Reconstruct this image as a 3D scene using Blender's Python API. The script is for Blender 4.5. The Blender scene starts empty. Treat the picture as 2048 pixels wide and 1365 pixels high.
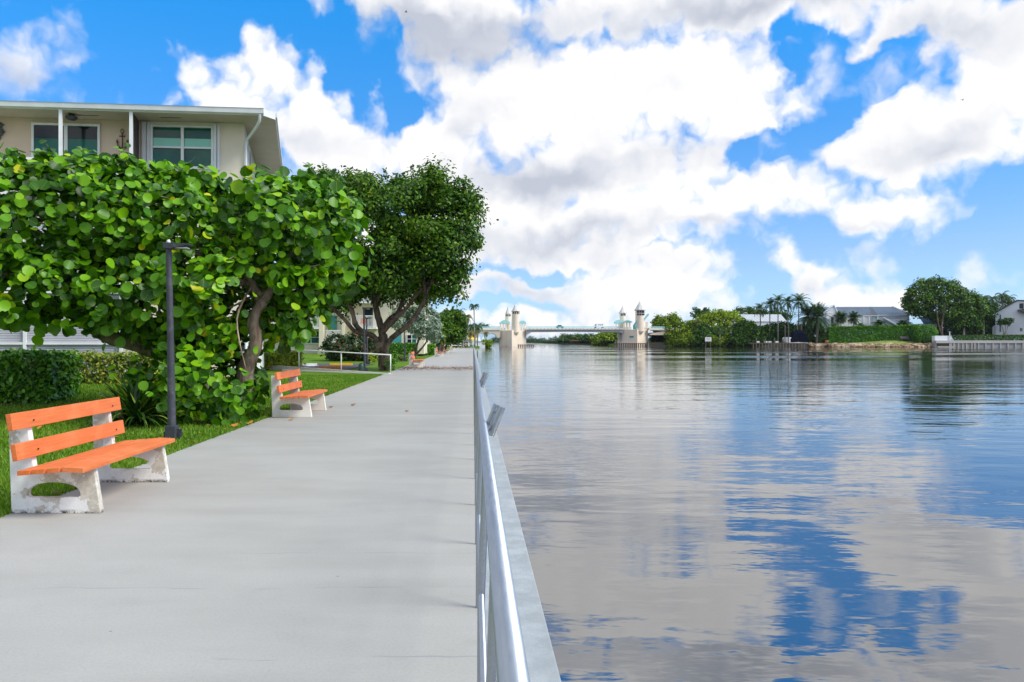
import bpy, bmesh, math, random
import numpy as np
from mathutils import Vector, Matrix
from mathutils.geometry import tessellate_polygon

R = math.radians
rng = np.random.default_rng(7)
random.seed(7)
scene = bpy.context.scene
col = scene.collection

# ------------------------------------------------------------------ camera
CAM_H, F = 1.6, 1600.0            # eye height (m), focal length in photo pixels
cam_d = bpy.data.cameras.new('camera')
cam_d.sensor_width = 36.0
cam_d.lens = F / 2048 * 36.0
cam_d.shift_x = (1024 - 946) / 2048
cam_d.clip_start = 0.05
cam_d.clip_end = 6000
cam = bpy.data.objects.new('camera', cam_d)
cam.location = (0, 0, CAM_H)
cam.rotation_euler = (R(90), 0, 0)
col.objects.link(cam)
scene.camera = cam

# ------------------------------------------------------------------ sun, exposure
SUN_EL, SUN_AZ = 46.0, 112.0       # azimuth clockwise from +Y (along the path)
sun_d = bpy.data.lights.new('sun', 'SUN')
sun_d.energy = 4.0
sun_d.angle = R(24)
sun_d.color = (1.0, 0.92, 0.80)
sun = bpy.data.objects.new('sun', sun_d)
sv = Vector((math.sin(R(SUN_AZ)) * math.cos(R(SUN_EL)), math.cos(R(SUN_AZ)) * math.cos(R(SUN_EL)), math.sin(R(SUN_EL))))
sun.rotation_euler = sv.to_track_quat('Z', 'Y').to_euler()
sun.location = sv * 50
col.objects.link(sun)

scene.view_settings.view_transform = 'Standard'
scene.view_settings.look = 'None'
scene.view_settings.exposure = 0.0
scene.view_settings.gamma = 1.0
scene.cycles.max_bounces = 6
scene.cycles.transparent_max_bounces = 6
scene.cycles.caustics_reflective = False
scene.cycles.caustics_refractive = False

# ------------------------------------------------------------------ node helper
class NT:
    def __init__(s, tree): s.t = tree; s.n = tree.nodes; s.l = tree.links
    def new(s, typ, **kw):
        n = s.n.new(typ)
        for k, v in kw.items(): setattr(n, k, v)
        return n
    def put(s, sock, v):
        if isinstance(v, bpy.types.NodeSocket): s.l.new(v, sock)
        elif v is not None: sock.default_value = v
    def m(s, op, a, b=None, c=None, clamp=False):
        n = s.new('ShaderNodeMath', operation=op, use_clamp=clamp)
        s.put(n.inputs[0], a); s.put(n.inputs[1], b); s.put(n.inputs[2], c)
        return n.outputs[0]
    def v(s, op, a, b=None):
        n = s.new('ShaderNodeVectorMath', operation=op)
        s.put(n.inputs[0], a)
        if op == 'SCALE': s.put(n.inputs[3], b)
        else: s.put(n.inputs[1], b)
        return n.outputs['Value'] if op in ('LENGTH', 'DOT_PRODUCT') else n.outputs[0]
    def noise(s, vec, scale, detail=2, rough=.5, lac=2.0, dist=0.0, color=False, dim='3D'):
        n = s.new('ShaderNodeTexNoise', noise_dimensions=dim)
        s.put(n.inputs['Vector'], vec); n.inputs['Scale'].default_value = scale
        n.inputs['Detail'].default_value = detail; n.inputs['Roughness'].default_value = rough
        n.inputs['Lacunarity'].default_value = lac; n.inputs['Distortion'].default_value = dist
        return n.outputs['Color' if color else 'Fac']
    def voro(s, vec, scale, feature='F1', detail=0, rnd=1.0, out='Distance', smooth=None, dim='3D'):
        n = s.new('ShaderNodeTexVoronoi', feature=feature, voronoi_dimensions=dim)
        s.put(n.inputs['Vector'], vec); n.inputs['Scale'].default_value = scale
        n.inputs['Randomness'].default_value = rnd
        if 'Detail' in n.inputs: n.inputs['Detail'].default_value = detail
        if smooth is not None: n.inputs['Smoothness'].default_value = smooth
        return n.outputs[out]
    def map(s, v, a, b, c=0.0, d=1.0, smooth=True):
        n = s.new('ShaderNodeMapRange', interpolation_type='SMOOTHSTEP' if smooth else 'LINEAR')
        s.put(n.inputs[0], v)
        for i, x in enumerate((a, b, c, d)): s.put(n.inputs[i + 1], x)
        return n.outputs[0]
    def mix(s, f, a, b, mode='MIX'):
        n = s.new('ShaderNodeMix', data_type='RGBA', blend_type=mode)
        s.put(n.inputs[0], f)
        for i, x in ((6, a), (7, b)):
            if isinstance(x, tuple) and len(x) == 3: x = (*x, 1)
            s.put(n.inputs[i], x)
        return n.outputs[2]
    def ramp(s, f, stops, interp='LINEAR'):
        n = s.new('ShaderNodeValToRGB'); cr = n.color_ramp; cr.interpolation = interp
        while len(cr.elements) < len(stops): cr.elements.new(.5)
        for e, (p, c) in zip(cr.elements, stops): e.position = p; e.color = (*c, 1)
        s.put(n.inputs[0], f)
        return n.outputs[0]
    def xyz(s, x=0., y=0., z=0.):
        n = s.new('ShaderNodeCombineXYZ')
        for i, v in enumerate((x, y, z)): s.put(n.inputs[i], v)
        return n.outputs[0]

# ------------------------------------------------------------------ sky
world = bpy.data.worlds.new('World'); scene.world = world
world.use_nodes = True
world.cycles.sampling_method = 'MANUAL'
world.cycles.sample_map_resolution = 512
world.node_tree.nodes.clear()
def build_sky():
    k = NT(world.node_tree)
    tc = k.new('ShaderNodeTexCoord').outputs['Generated']
    sx = k.new('ShaderNodeSeparateXYZ'); k.put(sx.inputs[0], tc)
    x, y, z = sx.outputs
    az = k.m('MULTIPLY', k.m('ARCTAN2', x, y), 16.0)
    el = k.m('MULTIPLY', k.m('ARCSINE', z), 16.0)
    P0 = k.xyz(az, el, 0.0)
    w1 = k.v('SCALE', k.v('SUBTRACT', k.noise(P0, .5, 2, .5, color=True, dim='2D'), (.5, .5, .5)), 1.3)
    w2 = k.v('SCALE', k.v('SUBTRACT', k.noise(P0, 1.9, 3, .5, color=True, dim='2D'), (.5, .5, .5)), .55)
    P = k.v('ADD', k.v('ADD', P0, w1), w2)
    P = k.v('MULTIPLY', P, (1, 1, 0))
    def conv(px, py):
        dx, dy = (px - 946) / F, (683 - py) / F
        return math.atan(dx) * 16, math.atan(dy / math.hypot(1, dx)) * 16
    def blobs(lst, sm=.25):
        acc = None
        for px, py, rx, ry, amp in lst:
            c = conv(px, py)
            d = k.v('LENGTH', k.v('MULTIPLY', k.v('SUBTRACT', P, (c[0], c[1], 0)), (100 / rx, 100 / ry, 1)))
            f = k.m('MULTIPLY', k.m('SUBTRACT', 1.0, d), amp)
            acc = f if acc is None else k.m('SMOOTH_MAX', acc, f, sm)
        return acc
    cloud = blobs(SKY_CLOUD)
    gap = blobs(SKY_GAP, .15)
    Fc = k.m('SUBTRACT', cloud, k.m('MAXIMUM', gap, 0.0))
    # the rest of the dome: scattered cumulus everywhere the photo does not look
    side = k.m('MAXIMUM', k.map(k.m('ABSOLUTE', k.m('SUBTRACT', az, 1.0)), 10.0, 13.5), k.map(el, 6.9, 9.5))
    D2 = k.v('MULTIPLY', tc, (1, 1, 1.6))
    rest = k.m('MULTIPLY', k.m('SUBTRACT', k.noise(D2, 2.6, 4, .5), .41), 5.0)
    Fc = k.m('ADD', k.m('MULTIPLY', Fc, k.m('SUBTRACT', 1.0, side)), k.m('MULTIPLY', rest, side))
    # billows
    Q = k.v('ADD', P0, k.v('SCALE', w2, .8))
    nz = k.noise(Q, 1.0, 6, .53, dim='2D')
    vo = k.voro(Q, 1.5, 'F1', 2, 1.0, dim='2D')
    N1 = k.m('ADD', k.m('MULTIPLY', k.m('SUBTRACT', nz, .5), 1.6), k.m('MULTIPLY', k.m('SUBTRACT', .45, vo), .7))
    Fn = k.m('ADD', Fc, k.m('MULTIPLY', N1, .60))
    alpha = k.map(Fn, -.10, .50)
    thin = blobs(SKY_THIN, .2)
    thin = k.m('MULTIPLY', k.map(k.m('ADD', thin, k.m('MULTIPLY', N1, .7)), -.05, .9), .85)
    alpha = k.m('MAXIMUM', alpha, thin)
    # broad relief, lit towards the upper right, plus a little fine relief
    Qa = k.v('MULTIPLY', Q, (.5, 1, 1))
    b1_ = k.noise(Qa, .8, 3, .5, dim='2D'); b2_ = k.noise(k.v('ADD', Qa, (.10, .42, 0)), .8, 3, .5, dim='2D')
    v2 = k.voro(k.v('ADD', Q, (.10, .20, 0)), 1.5, 'F1', 2, 1.0, dim='2D')
    emb = k.m('ADD', k.m('MULTIPLY', k.m('SUBTRACT', b1_, b2_), 1.5), k.m('MULTIPLY', k.m('SUBTRACT', v2, vo), .28))
    grey = k.m('ADD', blobs(SKY_GREY, .3), k.m('MULTIPLY', k.m('SUBTRACT', nz, .5), .25))
    restg = k.m('MULTIPLY', k.map(rest, .6, 2.0), side)
    g = k.m('ADD', k.m('MAXIMUM', k.map(grey, -.15, 1.0), k.m('MULTIPLY', restg, .75)), k.m('MULTIPLY', emb, -.50))
    g = k.m('ADD', g, k.m('MULTIPLY', k.map(Fn, .25, 1.1), .10), clamp=True)
    cc = k.ramp(g, [(0, (1.10, 1.09, 1.09)), (.25, (.98, .98, 1.0)), (.6, (.77, .80, .87)), (1, (.56, .60, .70))])
    # blue sky
    sky = k.new('ShaderNodeTexSky', sky_type='NISHITA')
    sky.sun_disc = False
    sky.sun_elevation = R(SUN_EL); sky.sun_rotation = R(SUN_AZ)
    sky.air_density = 1.0; sky.dust_density = .6; sky.ozone_density = 2.0
    tint = k.ramp(k.m('DIVIDE', el, 8.0, clamp=True), SKY_TINT)
    skc = k.mix(1.0, sky.outputs[0], tint, 'MULTIPLY')
    b1 = k.new('ShaderNodeBackground'); k.put(b1.inputs[0], skc); b1.inputs[1].default_value = .1
    b2 = k.new('ShaderNodeBackground'); k.put(b2.inputs[0], cc); b2.inputs[1].default_value = 1.0
    mx = k.new('ShaderNodeMixShader')
    below = k.map(z, -.02, .0)
    k.put(mx.inputs[0], k.m('MULTIPLY', alpha, below)); k.l.new(b1.outputs[0], mx.inputs[1]); k.l.new(b2.outputs[0], mx.inputs[2])
    out = k.new('ShaderNodeOutputWorld'); k.l.new(mx.outputs[0], out.inputs[0])
SKY_TINT = [(0, (1.0, 1.5, 2.6)), (.2, (1.0, 1.28, 1.8)), (.5, (.48, 1.27, 2.0)), (1, (.03, 1.75, 2.8))]
# cloud masses: centre, half size (photo pixels around the horizon point), strength
SKY_CLOUD = [
    (455, 235, 150, 115, 1.0), (525, 165, 75, 75, .9), (620, 210, 130, 90, .9), (660, 290, 230, 110, 1.0), (400, 330, 220, 100, .9),
    (860, 290, 190, 120, 1.0), (1010, 210, 190, 130, 1.1), (1170, 190, 260, 160, 1.2), (1380, 160, 240, 120, 1.1), (1200, 330, 330, 150, 1.3),
    (1000, 400, 250, 120, 1.2), (950, 470, 300, 90, 1.1), (1250, 440, 330, 100, 1.2), (1500, 230, 130, 110, .9),
    (880, 30, 260, 105, 1.1), (1200, 20, 330, 80, 1.0), (1600, 5, 420, 75, 1.1), (1950, 40, 250, 80, 1.1),
    (1900, 250, 240, 120, 1.2), (1800, 280, 150, 80, .9), (2040, 200, 170, 140, 1.1),
    (1540, 390, 200, 75, 1.0), (1730, 405, 190, 60, 1.0), (1400, 330, 160, 90, .9),
    (1000, 560, 330, 70, .8), (1260, 590, 230, 70, 1.1), (1390, 560, 90, 45, .9), (1150, 640, 500, 45, .6),
    (1610, 565, 62, 52, .9), (1680, 600, 80, 40, .8), (1780, 590, 60, 40, .7), (760, 500, 300, 150, .8), (1180, 520, 430, 85, .85)]
SKY_GAP = [
    (790, 205, 50, 65, 1.1), (700, 130, 85, 80, .9), (770, 110, 50, 70, .9), (1565, 115, 42, 48, .9), (1500, 312, 50, 32, .8), (1570, 288, 60, 42, 1.0), (1640, 232, 60, 50, 1.2), (1690, 180, 60, 48, 1.2),
    (1742, 132, 62, 44, 1.1), (1800, 102, 46, 30, .8), (1090, 540, 250, 20, .75), (1000, 605, 170, 20, .7), (1330, 515, 90, 12, .4)]
SKY_THIN = [(1625, 125, 60, 50, .8), (1540, 300, 110, 45, .4), (1600, 190, 60, 60, .6), (835, 140, 55, 60, .9), (780, 60, 80, 60, .6), (40, 120, 130, 130, .9), (110, 190, 80, 60, .5), (1720, 520, 60, 40, .7), (1940, 560, 130, 50, .6), (1950, 590, 160, 30, .7), (1800, 150, 120, 70, .4), (860, 140, 50, 40, .7), (1760, 570, 50, 40, .6)]
SKY_GREY = [
    (900, 70, 330, 85, 1.15), (1500, 20, 480, 65, .8), (1900, 70, 260, 60, .6), (1070, 355, 260, 80, 1.0), (1330, 300, 230, 60, .45),
    (1150, 475, 330, 45, .7), (980, 500, 260, 60, .55), (1450, 470, 180, 30, .6), (930, 250, 80, 70, .5),
    (1900, 290, 160, 50, .5), (1700, 440, 180, 25, .5), (1040, 575, 230, 60, .6), (580, 270, 180, 45, .35), (60, 150, 120, 90, .5), (1620, 590, 40, 20, .3)]
build_sky()

# ------------------------------------------------------------------ placing
def at(px, py, Y):                    # point at distance Y seen at photo pixel (px, py)
    return Vector(((px - 946) / F * Y, Y, CAM_H - (py - 683) / F * Y))
def sstep(a, b, x):
    t = np.clip((np.asarray(x, float) - a) / (b - a), 0, 1)
    return t * t * (3 - 2 * t)
def g(x, y):                          # height of the left lawn
    s = sstep(5.5, 8, -np.asarray(x, float))
    return .30 * s * (sstep(17, 23, y) * (1 - sstep(29, 36, y)) + sstep(58, 74, y))
WATER = -0.6

# ------------------------------------------------------------------ meshes
class MB:
    def __init__(s): s.v = []; s.f = []; s.mi = []
    def add(s, verts, faces, mi=0):
        o = len(s.v); s.v += [tuple(p) for p in verts]
        s.f += [tuple(i + o for i in f) for f in faces]; s.mi += [mi] * len(faces)
        return s
    def box(s, c, d, rz=0., mi=0, M=None):
        x, y, z = (q / 2 for q in d)
        P = [Vector((a, b, e)) for a in (-x, x) for b in (-y, y) for e in (-z, z)]
        m = Matrix.Translation(c) @ Matrix.Rotation(rz, 4, 'Z')
        if M is not None: m = M @ m
        return s.add([m @ p for p in P], [(0, 1, 3, 2), (4, 6, 7, 5), (0, 4, 5, 1), (2, 3, 7, 6), (0, 2, 6, 4), (1, 5, 7, 3)], mi)
    def bx(s, x0, x1, y0, y1, z0, z1, mi=0, M=None):
        return s.box(((x0 + x1) / 2, (y0 + y1) / 2, (z0 + z1) / 2), (x1 - x0, y1 - y0, z1 - z0), 0, mi, M)
    def tube(s, pts, rad, seg=8, mi=0, cap=True):
        pts = [Vector(p) for p in pts]; n = len(pts)
        if not hasattr(rad, '__len__'): rad = [rad] * n
        t0 = (pts[1] - pts[0]).normalized()
        u = t0.cross(Vector((0, 0, 1)));
        if u.length < 1e-3: u = t0.cross(Vector((1, 0, 0)))
        u.normalize(); V = []; Fs = []
        for i, p in enumerate(pts):
            a = pts[max(i - 1, 0)]; b = pts[min(i + 1, n - 1)]
            t = (b - a).normalized(); u = (u - t * u.dot(t)).normalized(); w = t.cross(u)
            for k in range(seg):
                an = 2 * math.pi * k / seg
                V.append(p + (u * math.cos(an) + w * math.sin(an)) * rad[i])
        for i in range(n - 1):
            for k in range(seg):
                k2 = (k + 1) % seg
                Fs.append((i * seg + k, i * seg + k2, (i + 1) * seg + k2, (i + 1) * seg + k))
        if cap:
            Fs.append(tuple(range(seg))[::-1]); Fs.append(tuple((n - 1) * seg + k for k in range(seg)))
        return s.add(V, Fs, mi)
    def lathe(s, prof, c=(0, 0, 0), seg=24, mi=0, rz=0.):
        V = []; Fs = []; c = Vector(c); n = len(prof)
        for r, z in prof:
            for k in range(seg):
                a = 2 * math.pi * k / seg + rz
                V.append(c + Vector((r * math.cos(a), r * math.sin(a), z)))
        for i in range(n - 1):
            for k in range(seg):
                k2 = (k + 1) % seg
                Fs.append((i * seg + k, i * seg + k2, (i + 1) * seg + k2, (i + 1) * seg + k))
        Fs.append(tuple(range(seg))[::-1]); Fs.append(tuple((n - 1) * seg + k for k in range(seg)))
        return s.add(V, Fs, mi)
    def prism(s, poly, h0, h1, axis='z', holes=(), M=None, mi=0):
        # polygon (a, b) pushed from h0 to h1 along axis: z->(a,b,h)  y->(a,h,b)  x->(h,a,b)
        mk = {'z': lambda a, b, h: Vector((a, b, h)), 'y': lambda a, b, h: Vector((a, h, b)), 'x': lambda a, b, h: Vector((h, a, b))}[axis]
        loops = [list(poly)] + [list(h) for h in holes]
        flat = [p for l in loops for p in l]
        tri = tessellate_polygon([[Vector((a, b, 0)) for a, b in l] for l in loops])
        V = [mk(a, b, h0) for a, b in flat] + [mk(a, b, h1) for a, b in flat]; n = len(flat)
        Fs = [tuple(t) for t in tri] + [tuple(i + n for i in t[::-1]) for t in tri]
        o = 0
        for l in loops:
            m = len(l)
            for i in range(m): Fs.append((o + i, o + (i + 1) % m, o + (i + 1) % m + n, o + i + n))
            o += m
        if M is not None: V = [M @ p for p in V]
        return s.add(V, Fs, mi)
    def build(s, name, mats, parent=None, smooth=False, bevel=0., loc=None, recalc=True, auto=None):
        me = bpy.data.meshes.new(name); me.from_pydata(s.v, [], s.f)
        for m in (mats if isinstance(mats, (list, tuple)) else [mats]): me.materials.append(m)
        me.polygons.foreach_set('material_index', s.mi)
        if recalc:
            bm = bmesh.new(); bm.from_mesh(me); bmesh.ops.recalc_face_normals(bm, faces=bm.faces); bm.to_mesh(me); bm.free()
        if smooth: me.polygons.foreach_set('use_smooth', [True] * len(me.polygons))
        if auto is not None and hasattr(me, 'set_sharp_from_angle'):
            me.polygons.foreach_set('use_smooth', [True] * len(me.polygons)); me.set_sharp_from_angle(angle=R(auto))
        o = bpy.data.objects.new(name, me); col.objects.link(o)
        if loc is not None: o.location = loc
        if parent is not None: o.parent = parent
        if bevel:
            b = o.modifiers.new('bevel', 'BEVEL'); b.width = bevel; b.segments = 2; b.limit_method = 'ANGLE'
        return o

def tag(o, label=None, cat=None, group=None, kind=None):
    if label: o['label'] = label
    if cat: o['category'] = cat
    if group: o['group'] = group
    if kind: o['kind'] = kind
    return o
def thing(name, loc, label, cat, group=None, rz=0.):
    o = bpy.data.objects.new(name, None); o.empty_display_size = .2
    o.location = loc; o.rotation_euler = (0, 0, rz); col.objects.link(o)
    return tag(o, label, cat, group)
def dup(root, loc, label, rz=None, sc=None):
    r = root.copy(); col.objects.link(r); r.location = loc; r['label'] = label
    if rz is not None: r.rotation_euler = (0, 0, rz)
    if sc is not None: r.scale = sc
    for ch in list(root.children):
        c = ch.copy(); col.objects.link(c); c.parent = r
        for gc in list(ch.children):
            d = gc.copy(); col.objects.link(d); d.parent = c
    return r

def np_mesh(name, V, Fq, mats, parent=None, uv=None, smooth=True, loc=None):
    # V (n,3), Fq (m,k) all faces with k corners
    me = bpy.data.meshes.new(name); n = len(V); m, k = Fq.shape
    me.vertices.add(n); me.vertices.foreach_set('co', np.ascontiguousarray(V, np.float32).ravel())
    me.loops.add(m * k); me.loops.foreach_set('vertex_index', np.ascontiguousarray(Fq, np.int32).ravel())
    me.polygons.add(m); me.polygons.foreach_set('loop_start', np.arange(0, m * k, k, dtype=np.int32))
    me.polygons.foreach_set('use_smooth', np.full(m, smooth))
    for q in (mats if isinstance(mats, (list, tuple)) else [mats]): me.materials.append(q)
    if uv is not None:
        l = me.uv_layers.new(name='UVMap'); l.data.foreach_set('uv', np.ascontiguousarray(uv[Fq.ravel()], np.float32).ravel())
    me.update(calc_edges=True)
    o = bpy.data.objects.new(name, me); col.objects.link(o)
    if loc is not None: o.location = loc
    if parent is not None: o.parent = parent
    return o

# leaf templates: vertices (along x, across y, lift z), faces
def round_leaf():
    P = [(0.5, 0, -.03)]; Fs = []
    for k in range(9):
        a = math.pi + 2 * math.pi * k / 9
        P.append((.5 + .5 * math.cos(a), .54 * math.sin(a), .15 * abs(math.sin(a)) ** 1.4 + .07 * math.cos(a)))
    for k in range(9): Fs.append((0, 1 + k, 1 + (k + 1) % 9))
    return np.array(P), np.array(Fs)
def oval_leaf():
    P = [(0, 0, 0), (.35, .26, .05), (.35, -.26, .05), (.75, .2, .03), (.75, -.2, .03), (1, 0, -.05)]
    return np.array(P), np.array([(0, 2, 1), (1, 2, 4), (1, 4, 3), (3, 4, 5)])
def blade_leaf():
    return np.array([(0, 0, 0), (.5, .2, .03), (.5, -.2, .03), (1, 0, -.06)]), np.array([(0, 2, 1), (1, 2, 3)])
def unit(a): return a / np.maximum(np.linalg.norm(a, axis=1, keepdims=True), 1e-9)
def leaves(C, N, size, tpl, droop=0.):
    # C centres, N normals -> vertices, faces, uv for one leaf each
    T, Fs = tpl; n = len(C); k = len(T)
    rnd = rng.normal(size=(n, 3)); rnd[:, 2] -= droop
    X = unit(rnd - N * np.sum(rnd * N, 1, keepdims=True)); Yv = np.cross(N, X)
    s = np.broadcast_to(np.asarray(size, float), (n,))[:, None, None]
    V = C[:, None, :] + s * (T[None, :, 0:1] * X[:, None, :] + T[None, :, 1:2] * Yv[:, None, :] + T[None, :, 2:3] * N[:, None, :])
    Fq = (Fs[None] + (np.arange(n) * k)[:, None, None]).reshape(-1, Fs.shape[1])
    uv = np.tile(T[:, :2], (n, 1))
    return V.reshape(-1, 3), Fq, uv
def sphere_dirs(n):
    return unit(rng.normal(size=(n, 3)))
def crown_pts(ell, n, shell=.45, cull=.72, up=.35, rand=.55):
    # ell rows: cx, cy, cz, rx, ry, rz. Points near the surface of the union, normals outward and upward.
    E = np.array(ell, float); w = (E[:, 3] * E[:, 4] + E[:, 3] * E[:, 5] + E[:, 4] * E[:, 5]); w /= w.sum()
    C = []; N = []; tot = 0
    while tot < n:
        i = rng.choice(len(E), size=n, p=w); d = sphere_dirs(n)
        r = 1 - shell * rng.random(n) ** 1.6
        p = E[i, :3] + d * E[i, 3:] * r[:, None]
        nn = unit(d / E[i, 3:])
        q = np.linalg.norm((p[:, None, :] - E[None, :, :3]) / E[None, :, 3:], axis=2)
        q[np.arange(n), i] = 9
        ok = (q > cull).all(1)
        C.append(p[ok]); N.append(nn[ok]); tot += ok.sum()
    C = np.concatenate(C)[:n]; N = np.concatenate(N)[:n]
    N = unit(N + np.array([0, 0, up]) + rng.normal(size=N.shape) * rand)
    return C, N
def clumped(ell, n_cl, per, rad, shell=.4, cull=.75, up=.5, rand=.7, flat=.7):
    C, N = crown_pts(ell, n_cl, shell, cull, 0.2, .25)
    d = sphere_dirs(n_cl * per) * (rng.random(n_cl * per) ** .45)[:, None]
    rr = rad * rng.uniform(.45, 1.4, n_cl)
    P = np.repeat(C, per, 0) + d * np.repeat(rr, per)[:, None] * np.array([1, 1, flat])
    Nn = unit(np.repeat(N, per, 0) * .6 + d * .7 + np.array([0, 0, up]) + rng.normal(size=P.shape) * rand)
    return P, Nn

# ------------------------------------------------------------------ materials
def new_mat(name):
    m = bpy.data.materials.new(name); m.use_nodes = True
    k = NT(m.node_tree); b = m.node_tree.nodes['Principled BSDF']
    return m, k, b
def pmat(name, c, rough=.6, var=.12, vs=2.0, metal=0., bump=0., bs=30., spec=.5, stain=None, ss=1.2, stain_amt=.6):
    m, k, b = new_mat(name)
    P = k.new('ShaderNodeNewGeometry').outputs['Position']
    f = k.noise(P, vs, 4, .6)
    f = k.map(f, .3, .7)
    cc = k.mix(f, tuple(x * (1 - var) for x in c), tuple(min(1, x * (1 + var)) for x in c))
    if stain:
        sf = k.map(k.noise(P, ss, 6, .65), .52, .62)
        cc = k.mix(k.m('MULTIPLY', sf, stain_amt), cc, stain)
    k.put(b.inputs['Base Color'], cc)
    b.inputs['Metallic'].default_value = metal
    b.inputs['Specular IOR Level'].default_value = spec
    k.put(b.inputs['Roughness'], k.m('MULTIPLY_ADD', f, .15, rough - .07))
    if bump:
        bn = k.new('ShaderNodeBump'); bn.inputs['Strength'].default_value = bump; bn.inputs['Distance'].default_value = .01
        k.put(bn.inputs['Height'], k.noise(P, bs, 3, .6)); k.put(b.inputs['Normal'], bn.outputs[0])
    return m
def leafmat(name, stops, rough=.42, trans=.28, vein=None, spec=.4, vs=.25, vamt=.25):
    m, k, b = new_mat(name)
    geo = k.new('ShaderNodeNewGeometry')
    r = geo.outputs['Random Per Island']
    big = k.noise(geo.outputs['Position'], vs, 2, .5)
    f = k.m('ADD', r, k.m('MULTIPLY', k.m('SUBTRACT', big, .5), vamt * 3), clamp=True)
    c = k.ramp(f, stops)
    if vein:
        uv = k.new('ShaderNodeUVMap').outputs[0]
        s = k.new('ShaderNodeSeparateXYZ'); k.put(s.inputs[0], uv)
        ay = k.m('ABSOLUTE', s.outputs[1])
        rib = k.map(ay, .012, .035, 1, 0)
        side = k.m('PINGPONG', k.m('SUBTRACT', k.m('MULTIPLY', s.outputs[0], 5.0), k.m('MULTIPLY', ay, 4.0)), .5)
        ribs = k.m('MAXIMUM', rib, k.m('MULTIPLY', k.map(side, .03, .10, 1, 0), .6))
        c = k.mix(k.m('MULTIPLY', ribs, .30), c, vein)
    k.put(b.inputs['Base Color'], c); b.inputs['Roughness'].default_value = rough
    b.inputs['Specular IOR Level'].default_value = spec
    tr = k.new('ShaderNodeBsdfTranslucent'); k.put(tr.inputs[0], k.mix(1.0, c, (1.0, 1.15, .55), 'MULTIPLY'))
    mx = k.new('ShaderNodeMixShader'); mx.inputs[0].default_value = trans
    k.l.new(b.outputs[0], mx.inputs[1]); k.l.new(tr.outputs[0], mx.inputs[2])
    k.l.new(mx.outputs[0], m.node_tree.nodes['Material Output'].inputs[0])
    return m

M = {}
def path_mat():
    m, k, b = new_mat('painted_concrete')
    P = k.new('ShaderNodeNewGeometry').outputs['Position']
    s = k.new('ShaderNodeSeparateXYZ'); k.put(s.inputs[0], P)
    streak = k.noise(k.v('MULTIPLY', P, (.45, 1.7, 1)), 1.0, 5, .6)
    cloudy = k.noise(P, .55, 4, .6)
    fine = k.noise(P, 55, 3, .7)
    c = k.mix(k.map(streak, .3, .72), (.345, .330, .298), (.395, .380, .345))
    c = k.mix(k.m('MULTIPLY', k.map(cloudy, .35, .7), .4), c, (.44, .43, .40))
    grit = k.noise(P, 160, 2, .7)
    c = k.mix(k.m('MULTIPLY', k.map(fine, .35, .75), .35), c, (.26, .255, .24))
    c = k.mix(k.m('MULTIPLY', k.map(grit, .5, .75), .35), c, (.52, .51, .48))
    blot_ = k.map(k.noise(P, 1.3, 6, .7), .53, .70)
    c = k.mix(k.m('MULTIPLY', blot_, .14), c, (.25, .245, .22))
    # thin cracks running across the walk, each broken up
    Pw = k.v('ADD', P, k.v('SCALE', k.noise(P, .9, 3, .6, color=True), .25))
    s2 = k.new('ShaderNodeSeparateXYZ'); k.put(s2.inputs[0], Pw)
    for yc, amp, x0, x1 in ((5.2, .9, -2.9, -.2), (6.05, .8, -1.7, 0), (4.05, .9, -1.6, 0.), (9.3, .8, -2.9, .0), (12.6, .8, -3.6, -.8), (7.3, .7, -1.6, .0), (11.1, .7, -4.2, -1.6), (3.7, .6, -1.9, -.6), (15.0, .7, -3.9, -.4)):
        ln = k.map(k.m('ABSOLUTE', k.m('SUBTRACT', s2.outputs[1], yc + .12)), .002, .012, 1, 0)
        br = k.map(k.noise(P, 2.3, 2, .5), .42, .58)
        rng_ = k.m('MULTIPLY', k.map(s.outputs[0], x0 - .2, x0 + .2), k.map(s.outputs[0], x1 - .1, x1 + .3, 1, 0))
        c = k.mix(k.m('MULTIPLY', k.m('MULTIPLY', ln, br), k.m('MULTIPLY', rng_, amp)), c, (.27, .27, .265))
    jn = k.map(k.m('ABSOLUTE', k.m('SUBTRACT', s.outputs[1], 17.2)), .01, .035, 1, 0)
    c = k.mix(k.m('MULTIPLY', jn, .7), c, (.56, .56, .54))
    sp = k.map(k.voro(P, 1.7, 'F1'), .012, .022, 1, 0)
    c = k.mix(k.m('MULTIPLY', sp, .7), c, (.12, .11, .10))
    st = k.map(k.m('ADD', k.v('LENGTH', k.v('SUBTRACT', P, (.0, 4.25, 0))), k.m('MULTIPLY', k.noise(P, 9, 3), .12)), .09, .13, 1, 0)
    c = k.mix(k.m('MULTIPLY', st, .35), c, (.32, .31, .26))
    k.put(b.inputs['Base Color'], c); b.inputs['Roughness'].default_value = .62; b.inputs['Specular IOR Level'].default_value = .3
    bn = k.new('ShaderNodeBump'); bn.inputs['Strength'].default_value = .35; bn.inputs['Distance'].default_value = .004
    k.put(bn.inputs['Height'], k.m('ADD', fine, k.m('MULTIPLY', streak, 1.5))); k.put(b.inputs['Normal'], bn.outputs[0])
    return m
M['path'] = path_mat()
M['cap'] = pmat('seawall_concrete', (.33, .355, .36), .55, .16, 3.5, bump=.3, bs=40, stain=(.28, .31, .32), ss=4, stain_amt=.45)
M['seawall'] = pmat('wet_concrete', (.25, .25, .24), .7, .2, 1.5, bump=.3)
def steel_mat():
    m, k, b = new_mat('brushed_steel')
    P = k.new('ShaderNodeNewGeometry').outputs['Position']
    n = k.noise(k.v('MULTIPLY', P, (40, 3, 40)), 3, 4, .6)
    k.put(b.inputs['Base Color'], k.mix(n, (.29, .32, .36), (.45, .48, .51)))
    b.inputs['Metallic'].default_value = .92
    k.put(b.inputs['Roughness'], k.m('MULTIPLY_ADD', n, .18, .30))
    return m
M['steel'] = steel_mat()
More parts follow.
